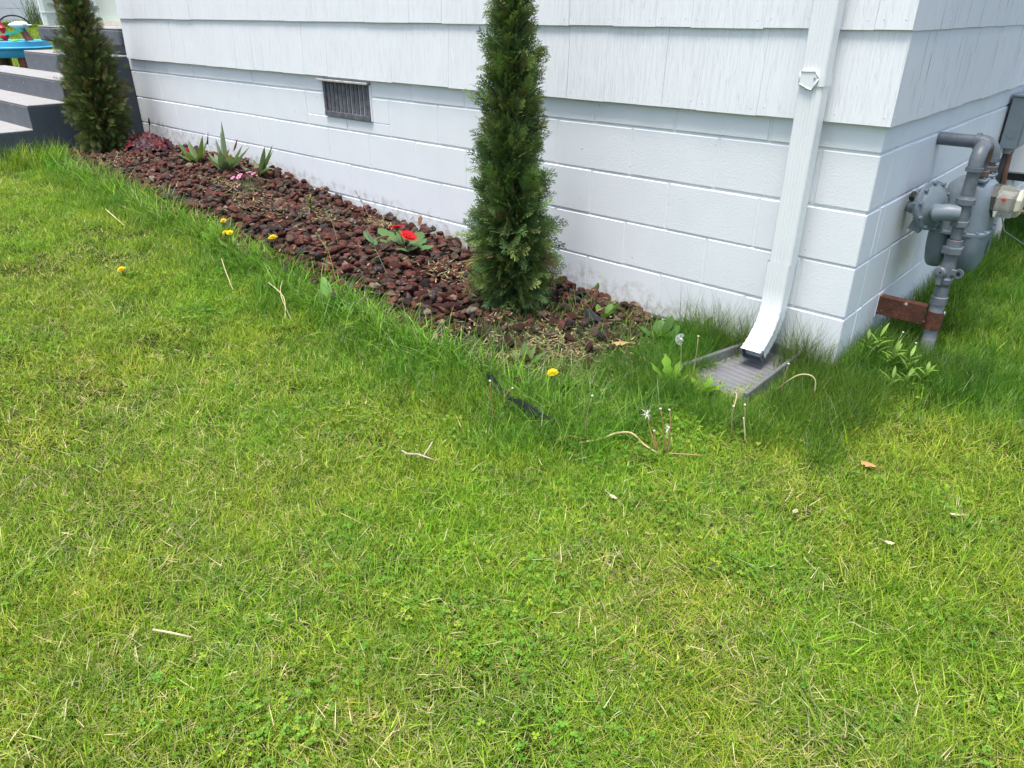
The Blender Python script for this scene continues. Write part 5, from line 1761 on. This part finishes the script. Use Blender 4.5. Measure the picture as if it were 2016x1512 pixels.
# broad weed leaves
def weed(label, base, leaves, col, name='broadleaf_weed', grp='broad leaved weeds'):
    t = thing(name, label, 'weed', base, grp)
    rs = random.Random(len(label))
    for (az, L_, w, lean, curl, shp) in leaves:
        leaf_obj('leaf', t, M_LEAF, jit(col, rs), base, az, L_, w, lean, curl, .28, 11, shp, rs.uniform(-.4, .4))
    return t
weed('bright green dandelion leaves at the left edge of the splash block', (-.40, -.56, .005), [(.1, .11, .04, .4, .6, dandelion_leaf), (2.6, .14, .05, .3, .4, dandelion_leaf), (3.4, .13, .05, .5, .5, dandelion_leaf), (-1.2, .10, .04, .8, .4, dandelion_leaf), (1.6, .12, .045, .3, .5, dandelion_leaf)], (.17, .34, .03))
weed('bright green dandelion leaves on the front corner of the splash block', (-.29, -.52, .005), [(.2, .10, .045, .6, .6, dandelion_leaf), (-.5, .11, .045, .5, .6, dandelion_leaf), (2.9, .08, .035, .6, .5, dandelion_leaf), (1.3, .08, .035, .4, .5, dandelion_leaf)], (.20, .38, .03))
weed('single wide glossy leaf standing at the bed edge', (-1.91, -1.02, .066), [(2.7, .16, .055, .55, .25, oval), (2.2, .10, .035, .8, .3, oval), (.5, .09, .03, .9, .4, oval)], (.15, .29, .05))
weed('small round leaves at the rock edge below the long grass stalk', (-1.77, -1.02, .055), [(2.6, .08, .05, .5, .5, petiole_oval), (.6, .09, .055, .5, .5, petiole_oval), (-1, .07, .045, .7, .5, petiole_oval), (4, .06, .04, .8, .4, petiole_oval)], (.17, .33, .05))
weed('upright dandelion leaves beside the topmost yellow flower', (-3.02, -.955, .135), [(1.9, .13, .055, .25, .3, dandelion_leaf), (2.9, .13, .06, .4, .5, dandelion_leaf), (3.8, .11, .05, .6, .5, dandelion_leaf), (.8, .12, .05, .4, .5, dandelion_leaf)], (.15, .32, .03))
weed('upright leaves beside the single dandelion of the weedy corner', (-.655, -.885, .025), [(-.3, .10, .034, .3, .3, lance), (-.6, .09, .034, .5, .3, lance), (.6, .08, .03, .4, .4, lance), (3.5, .08, .03, .6, .4, lance)], (.13, .27, .05))
weed('grey green leaves standing in the middle of the weedy corner', (-.90, -.82, .035), [(2.4, .10, .036, .25, .25, lance), (1.4, .10, .034, .4, .4, lance), (.4, .12, .034, .7, .3, lance), (3.4, .08, .03, .7, .4, lance)], (.15, .25, .07))
weed('round leaved seedling beside the black pot', (-.93, -.25, .05), [(.3, .11, .06, .35, .5, petiole_oval), (2.8, .08, .05, .5, .5, petiole_oval), (-.8, .08, .05, .5, .6, petiole_oval), (1.4, .08, .04, .4, .4, petiole_oval)], (.13, .25, .05))
weed('broad mallow leaves between the rocks and the corner grass', (-.66, -.22, .02), [(.4, .11, .075, .6, .5, petiole_oval), (2.2, .10, .07, .6, .5, petiole_oval), (-.9, .10, .07, .7, .5, petiole_oval), (3.6, .10, .07, .7, .5, petiole_oval), (1.3, .12, .07, .3, .5, petiole_oval)], (.10, .21, .05))
weed('seedling with one oval leaf growing at the foot of the wall', (-1.135, -.035, .07), [(.3, .055, .035, .05, .2, oval), (2.8, .045, .010, .1, .1, lance)], (.14, .30, .03))
weed('leafy weed at the wall behind the corner grass', (-.56, -.06, .01), [(az * 1.1, .09 + .02 * (az % 2), .035, .3 + .1 * az, .4, oval) for az in range(7)], (.09, .19, .05))
weed('green dandelion leaves in the dried clump of the lawn edge', (-.60, -1.16, .01), [(.7, .09, .03, .9, .4, dandelion_leaf), (2.4, .10, .03, .8, .4, dandelion_leaf), (4, .09, .03, 1.0, .3, dandelion_leaf)], (.15, .29, .04))
for label, b, hts in (('smartweed with drooping leaves nearest the brown bald stalk', (.175, .10, 0), (.10, .13)), ('smartweed with pale drooping leaves in front of the riser pipe', (.27, .08, 0), (.09, .12)), ('smartweed clump left of the pale bald stalk at the corner', (.10, .17, 0), (.11, .14)), ('lowest smartweed sprig towards the lawn', (.25, -.02, 0), (.06, .08))):
    t = thing('smartweed', label, 'weed', b, 'smartweeds at the corner')
    rs = random.Random(len(label))
    for h in hts:
        o_ = Vector((rs.uniform(-.025, .025), rs.uniform(-.02, .02), 0))
        top = Vector(b) + o_ + Vector((rs.uniform(-.02, .02), 0, h))
        mb = MB(); mb.col = (.22, .30, .08); mb.tube([Vector(b) + o_, top], .0016, 5); mb.build('stem', M_LEAF, t)
        for i in range(7):
            p = (Vector(b) + o_).lerp(top, .45 + .55 * i / 6)
            leaf_obj('leaf', t, M_LEAF, jit((.20, .34, .05), rs), p, i * 2.3 + rs.random(), rs.uniform(.04, .075), .013, rs.uniform(.4, .9), rs.uniform(.6, 1.3), .3, 6, lance)

# ================================================================== SMALL LOOSE THINGS
M_PLASTIC = simple('black_plastic', (.012, .013, .016), .45, 0, .3, 20, .3, 40)
# edging strip, wavy and half buried
mb = MB()
ring = []
ep = [(-.90, -1.025), (-.86, -1.05), (-.80, -1.062), (-.73, -1.09), (-.66, -1.105), (-.59, -1.10), (-.52, -1.085)]
for i, (x, y) in enumerate(ep):
    z = .090 + .016 * math.sin(i * 1.9) - .004 * i
    ring.append([Vector((x - .006, y - .012, -.02)), Vector((x - .004, y - .026 , z * .6)), Vector((x, y - .012, z)), Vector((x + .004, y - .004, z - .003)), Vector((x + .004, y - .006, -.02))])
mb.loft(ring)
tag(mb.build('edging_strip', M_PLASTIC, None, smooth=True, auto=.7, loc=(-.66, -1.09, 0)), 'black plastic edging strip half buried at the front corner of the bed', 'edging')
# squashed nursery pot / liner flap
pt = thing('nursery_pot', 'squashed black nursery pot lying among rocks in the weedy corner', 'pot', (-.92, -.36, .05))
mb = MB()
rings = []
for i in range(8):
    t = i / 7
    c = Vector((-.955 + .085 * t, -.33 - .075 * t, .085 - .025 * t)); R = .042 + .016 * t
    rings.append([c + Vector((math.cos(a) * R * .9 + .02 * math.sin(a * 2), math.sin(a) * R * .6, math.sin(a) * R * .45 + .012 * math.cos(a * 3 + t))) for a in [2 * math.pi * k / 14 for k in range(14)]])
mb.loft(rings, caps=False)
mb.build('pot_wall', M_PLASTIC, pt, smooth=True)
mb = MB(); mb.tube([p + Vector((0, 0, .001)) for p in rings[-1]] + [rings[-1][0]], .0035, 5); mb.build('pot_rim', M_PLASTIC, pt, smooth=True)
mb = MB(); k_ = 9
pts = [Vector((-3.03 + math.cos(6.28 * i / k_) * .075 * (1 + .3 * math.sin(i * 2.2)), -.40 + math.sin(6.28 * i / k_) * .045, .213 + .012 * math.sin(i * 2.1))) for i in range(k_)]
mb.add(pts + [Vector((-3.03, -.40, .232))] + [p - Vector((0, 0, .004)) for p in pts], [(i, (i + 1) % k_, k_) for i in range(k_)] + [((i + 1) % k_, i, i + k_ + 1, (i + 1) % k_ + k_ + 1) for i in range(k_)])
tag(mb.build('liner_scrap', M_PLASTIC, None, loc=(-3.03, -.40, .21)), 'scrap of black weed liner showing between rocks left of the lily shoot', 'scrap')

def dry_leaf(label, c, az, L_, w, col, pitch=1.4, curl=.4, seed=0):
    rs = random.Random(seed)
    shp = lambda t: oval(t) * (1 + .25 * math.sin(t * 17 + seed))
    mb = MB(); mb.col = col
    mb.leaf(c, az, L_, w, pitch, curl, .5, 9, shp, rs.uniform(-.3, .3))
    t = mb.build('dry_leaf', M_DRY, None, smooth=True, loc=c)
    mb2 = MB(); mb2.col = tuple(x * .8 for x in col)
    h = Vector((math.cos(az), math.sin(az), 0))
    mb2.tube([Vector(c), Vector(c) - h * .018 + Vector((0, 0, .006))], .0012, 5)
    mb2.build('leaf_stalk', M_DRY, t)
    return tag(t, label, 'leaf', 'fallen dry leaves')
dry_leaf('curled tan dry leaf lying on the open lawn', (.365, -.63, .035), 2.9, .050, .036, (.52, .30, .13), 1.5, .5, 1)
dry_leaf('golden dry leaf lying flat on the rocks of the weedy corner', (-.735, -.46, .07), .3, .065, .05, (.55, .38, .17), 1.25, .3, 2)
dry_leaf('brown dry leaf stuck upright at the foot of the wall above the red flowers', (-2.36, -.07, .19), 1.9, .06, .025, (.22, .12, .06), .3, .4, 3)
for i, (p, lab) in enumerate((((-.16, -1.30, .035), 'small cream dead leaf in the lawn straight below the dried clump'), ((.27, -1.02, .03), 'tiny pale dead leaf in the lawn below the curled tan leaf'), ((.62, -.72, .03), 'tiny dead leaf in the lawn at the right side'), ((-1.26, -2.36, .03), 'pale dead leaf in the dry turf at the lower left'), ((.50, -.98, .03), 'brownish dead leaf among clover near the lower right'))):
    dry_leaf(lab, p, i * 1.7, .026, .014, (.60, .50, .33), 1.45, .5, i + 5)
# twig
mb = MB(); mb.col = (.55, .46, .36)
mb.tube([(-.775, -1.56, .045), (-.755, -1.555, .038), (-.725, -1.538, .042), (-.70, -1.53, .040), (-.672, -1.518, .034)], [.0026, .0036, .0034, .0032, .0022], 7)
tw = mb.build('twig', M_DRY, None, smooth=True, loc=(-.72, -1.54, .04))
mb = MB(); mb.col = (.58, .48, .36); mb.tube([(-.705, -1.531, .042), (-.712, -1.50, .055), (-.712, -1.485, .07)], [.0028, .0024, .002], 6); mb.build('side_twig', M_DRY, tw, smooth=True)
tag(tw, 'small forked bare twig lying on the mown lawn', 'twig')
mb = MB(); mb.col = (.62, .54, .34); mb.tube([(-.62, -2.42, .04), (-.57, -2.40, .05), (-.53, -2.375, .045)], [.003, .0026, .002], 6)
tag(mb.build('straw_stem', M_DRY, None, smooth=True, loc=(-.57, -2.4, .04)), 'pale stiff straw stem in the dry turf at the lower left', 'straw')

# ================================================================== FAR LEFT: PORCH, WATER TABLE, NEIGHBOUR
M_POST = simple('pale_green_post_paint', (.50, .58, .53), .5, 0, .06, 6)
po = thing('porch_post', 'pale green square porch post with a ring joint on the landing', 'post', (-7.75, .08, 1.155))
MB().cham((-7.80, .03, 1.1555), (-7.70, .13, 3.3), .004).build('post_shaft', M_POST, po)
MB().cham((-7.845, .035, 1.1555), (-7.803, .10, 3.3), .003).build('white_edge', simple('white_trim_paint', (.78, .8, .8), .5, 0, .04), po)
MB().cham((-7.806, .024, 1.262), (-7.694, .136, 1.272), .002).build('post_collar', M_POST, po)
M_PINE = simple('pine_boards', (.52, .37, .17), .7, 0, .2, 12)
bn = thing('wooden_crate', 'raw pine board box standing on the porch behind the post', 'crate', (-7.87, .3, 1.16))
for i in range(2): MB().cham((-7.945 + i * .105, .16, 1.19), (-7.843 + i * .105, .18, 1.9), .002).build('board', M_PINE, bn)
MB().cham((-7.945, .1802, 1.19), (-7.737, .45, 1.205), .002).build('crate_floor', M_PINE, bn)
for x_ in (-7.92, -7.79): MB().box((x_, .21, 1.1552), (x_ + .03, .42, 1.1898)).build('leg', simple('dark_foot', (.03, .03, .032), .7), bn)
MB().cham((-7.95, .14, .96), (-7.8315, 1.9, 1.15), .004).build('porch_floor', M_STEP, steps)
pp = thing('porch_plant', 'dark leafy plant on the porch between the crate and the far cypress', 'plant', (-7.6, .25, 1.155))
mb = MB(); rs = random.Random(31)
for i in range(150):
    mb.col = jit((.025, .040, .026), rs, .4)
    mb.leaf((-7.6 + rs.gauss(0, .05), .25 + rs.gauss(0, .05), 1.16 + rs.uniform(0, .28)), rs.uniform(0, 6.28), rs.uniform(.06, .13), .02, rs.uniform(.2, 1.2), .8, .3, 4, lance)
mb.build('foliage', M_LEAF, pp)
mb = MB(); mb.col = (.04, .05, .03); mb.tube([(-7.6, .25, 1.156), (-7.59, .25, 1.4)], .006, 6); mb.build('stem', M_LEAF, pp)

# toy water table
def toy(name, col): return simple(name, col, .32, 0, .05, 4, 0, 60, .5)
T_BLUE, T_BROWN, T_RED, T_TEAL, T_GREEN = toy('toy_blue', (.06, .40, .62)), toy('toy_brown', (.19, .075, .04)), toy('toy_red', (.60, .02, .045)), toy('toy_teal', (.02, .50, .36)), toy('toy_green', (.10, .55, .14))
TC = Vector((-9.56, .20, 0)); TR, TF = Vector((.745, .667, 0)), Vector((-.667, .745, 0))
wt = thing('water_table', 'blue toy water table with brown legs and red spinner beyond the steps', 'water table', (TC.x, TC.y, .4))
def oval_ring(hx, hy, z, n=32, p=3.0, wob=.035):
    out = []
    for i in range(n):
        a = 2 * math.pi * i / n; c, s = math.cos(a), math.sin(a)
        k = 1 + wob * math.cos(a * 4 + .6)
        out.append(TC + TR * (hx * k * abs(c) ** (2 / p) * math.copysign(1, c)) + TF * (hy * k * abs(s) ** (2 / p) * math.copysign(1, s)) + Vector((0, 0, z)))
    return out
mb = MB(); mb.loft([oval_ring(.37, .33, .815), oval_ring(.385, .345, .85), oval_ring(.385, .345, .895), oval_ring(.405, .362, .90), oval_ring(.408, .365, .915), oval_ring(.385, .345, .925), oval_ring(.378, .338, .975), oval_ring(.36, .32, .985), oval_ring(.345, .305, .975), oval_ring(.33, .29, .87)])
mb.build('basin', T_BLUE, wt, smooth=True, auto=.6)
for sx in (-1, 1):
    for sy in (-1, 1):
        c = TC + TR * (.235 * sx) + TF * (.19 * sy)
        mb = MB(); mb.tube([(c.x, c.y, .36), (c.x, c.y, .6), (c.x, c.y, .816)], [.062, .066, .072], 12); mb.build('leg', T_BROWN, wt, smooth=True, auto=.6)
c = TC + TR * .285 - TF * .12
mb = MB(); mb.tube([c + Vector((.02, .02, .96)), c + Vector((.0, .0, 1.03)), c + Vector((-.02, -.02, 1.09)), c + Vector((-.026, -.024, 1.125))], [.044, .040, .034, .02], 12); mb.build('pump_neck', T_BROWN, wt, smooth=True, auto=.6)
mb = MB(); d_ = TR
cc = c + Vector((-.03, -.025, 1.14)) - d_ * .0
mb.loft([[cc + d_ * x_ + (Vector((0, 0, 1)) * math.sin(a) * r_ * .62 + TF * math.cos(a) * r_) for a in [2 * math.pi * k / 14 for k in range(14)]] for x_, r_ in ((-.14, .004), (-.11, .03), (-.05, .058), (.02, .066), (.06, .055), (.075, .03), (.08, .014), (.13, .012))])
mb.build('clear_scoop', simple('milky_plastic', (.72, .78, .80), .2, 0, .03, 4, 0, 60, .5), wt, smooth=True, auto=.7)
c = TC + TR * .11 - TF * .24
mb = MB(); mb.lathe((c.x, c.y, .965), (0, 0, 1), [(0, .03), (.03, .024), (.055, .045), (.075, .045), (.085, .022), (.105, .018), (.125, .034), (.15, .036), (.17, .022)], 14); mb.tube([(c.x, c.y, 1.12), (c.x - .02, c.y - .01, 1.24)], [.016, .012], 8); mb.build('red_spinner', T_RED, wt, smooth=True, auto=.6)
for s_ in (-.09, .10):
    cr_ = c + TR * s_ + Vector((0, 0, .985))
    mb = MB(); mb.tube([cr_ + (TR * math.cos(a) + TF * math.sin(a)) * .042 for a in [2 * math.pi * k / 16 for k in range(17)]], .012, 8, False); mb.build('green_ring', T_GREEN, wt, smooth=True)
mb = MB(); q0 = c + Vector((0, 0, 1.045)); mb.loft([[q0 + TR * x_ + Vector((0, 0, x_ * .22)) + TF * y_ + Vector((0, 0, z_)) for y_, z_ in ((-.022 * w_, -.012), (.022 * w_, -.012), (.022 * w_, .012), (-.022 * w_, .012))] for x_, w_ in ((-.10, .5), (-.06, 1.3), (.02, 1.1), (.10, .8), (.21, .8), (.22, .5))]); mb.build('teal_scoop', T_TEAL, wt, smooth=True, auto=.6)

# neighbour's white block building
nb = thing('neighbour_building', 'white block wall of the building across the upper lawn', 'building', (-17.4, 2.6, 1.08))
M_NB = simple('far_white_paint', (.76, .78, .82), .6, 0, .03, 4)
o_ = Vector((-17.6, 2.5, 0)); wd_, wn_ = Vector((.285, .958, 0)), Vector((.958, -.285, 0))
wd_.normalize(); wn_ = Vector((wd_.y, -wd_.x, 0))
def nb_box(mb, s0, s1, z0, z1, d0, d1):
    vs = [o_ + wd_ * s + wn_ * d + Vector((0, 0, z)) for z in (z0, z1) for s, d in ((s0, d0), (s1, d0), (s1, d1), (s0, d1))]
    mb.add(vs, [(3,2,1,0),(4,5,6,7),(0,1,5,4),(1,2,6,5),(2,3,7,6),(3,0,4,7)])
mb = MB(); nb_box(mb, -4, 7, .6, 3.5, -3, -.006); mb.build('wall', M_NB, nb)
for r_ in range(6):
    for k in range(-5, 8):
        mb = MB(); s0 = k * .41 + (.205 if r_ % 2 else 0)
        nb_box(mb, s0 + .004, s0 + .404, .92 + r_ * .2032 + .004, .92 + (r_ + 1) * .2032 - .005, -.0055, .004)
        mb.build('concrete_block', M_NB, nb)
# grass clump, lantern, dark red bush and hose in front of it
gc = Vector((-16.2, 2.62, 1.06))
mb = MB(); rs = random.Random(17)
for i in range(90):
    mb.col = jit((.17, .22, .13), rs, .3)
    mb.leaf(gc + Vector((rs.gauss(0, .06), rs.gauss(0, .06), 0)), rs.uniform(0, 6.28), rs.uniform(.2, .62), .012, rs.uniform(.05, .7), rs.uniform(.1, .9), .2, 5, sword)
tag(mb.build('ornamental_grass', M_LEAF, None, loc=gc), 'spiky ornamental grass clump in front of the far white wall', 'plant')
ln = thing('garden_lantern', 'small white capped garden light by the far grass clump', 'garden light', (-16.0, 2.78, 1.05))
mb = MB(); mb.lathe((-16.0, 2.78, 1.05), (0, 0, 1), [(0, .02), (.14, .02), (.145, .035), (.16, .036)], 10); mb.build('light_post', simple('grey_lantern_post', (.35, .36, .36), .5), ln)
mb = MB(); mb.lathe((-16.0, 2.78, 1.2105), (0, 0, 1), [(0, .085), (.01, .085), (.05, .05), (.07, .015)], 14); mb.build('light_cap', simple('lantern_cap', (.78, .80, .82), .4), ln, smooth=True, auto=.6)
bc = Vector((-16.5, 2.02, 1.06))
mb = MB(); rs = random.Random(23)
for i in range(420):
    mb.col = jit(rs.choice([(.07, .018, .022), (.09, .03, .03), (.16, .09, .08)]), rs, .35)
    az = rs.uniform(0, 6.28)
    mb.leaf(bc + Vector((rs.gauss(0, .05), rs.gauss(0, .05), rs.uniform(.35, .95))), az, rs.uniform(.35, .75), .022, rs.uniform(.15, .6), rs.uniform(1.6, 2.4), .2, 6, sword)
rb = thing('weeping_bush', 'dark red weeping bush at the far wall', 'bush', bc)
mb.build('foliage', M_LEAF, rb)
mb = MB(); mb.col = (.06, .04, .03); mb.tube([bc - Vector((0, 0, .1)), bc + Vector((.02, .02, .9))], [.05, .03], 8); mb.build('trunk', M_DRY, rb)
hz_ = Vector((-15.9, 2.18, 1.02))
mb = MB(); mb.tube([hz_ + (Vector((.25, .7, 0)).normalized() * math.cos(a) * .25 + Vector((0, 0, 1)) * (math.sin(a) * .19)) for a in [math.pi * k / 12 for k in range(13)]], .014, 8)
tag(mb.build('garden_hose', simple('black_hose', (.012, .012, .013), .5), None, smooth=True, loc=hz_), 'black garden hose looped in the grass by the dark red bush', 'hose')
# far turf up to the neighbour
N = 5200
x = RNG.uniform(-17.3, -7.5, N); y = RNG.uniform(-1.5, 5.5, N)
P = np.c_[x, y, GA(x)]
ok = seen(P, 40) & ~((x < -5.9) & (x > -9.3) & (y > -1.1) & (y < 2)) 
P = P[ok]; N = len(P); x, y = P[:, 0], P[:, 1]
idx = np.where(RNG.random(N) < .55, RNG.integers(5, 9, N), RNG.integers(0, 5, N))
points_object('far_grass', P, idx, np.c_[np.zeros(N), np.zeros(N), RNG.uniform(0, 6.28, N)], np.tile(RNG.uniform(1.4, 2.1, (N, 1)), (1, 3)), SRC, 'rough dry turf between the water table and the far white wall', 'grass')
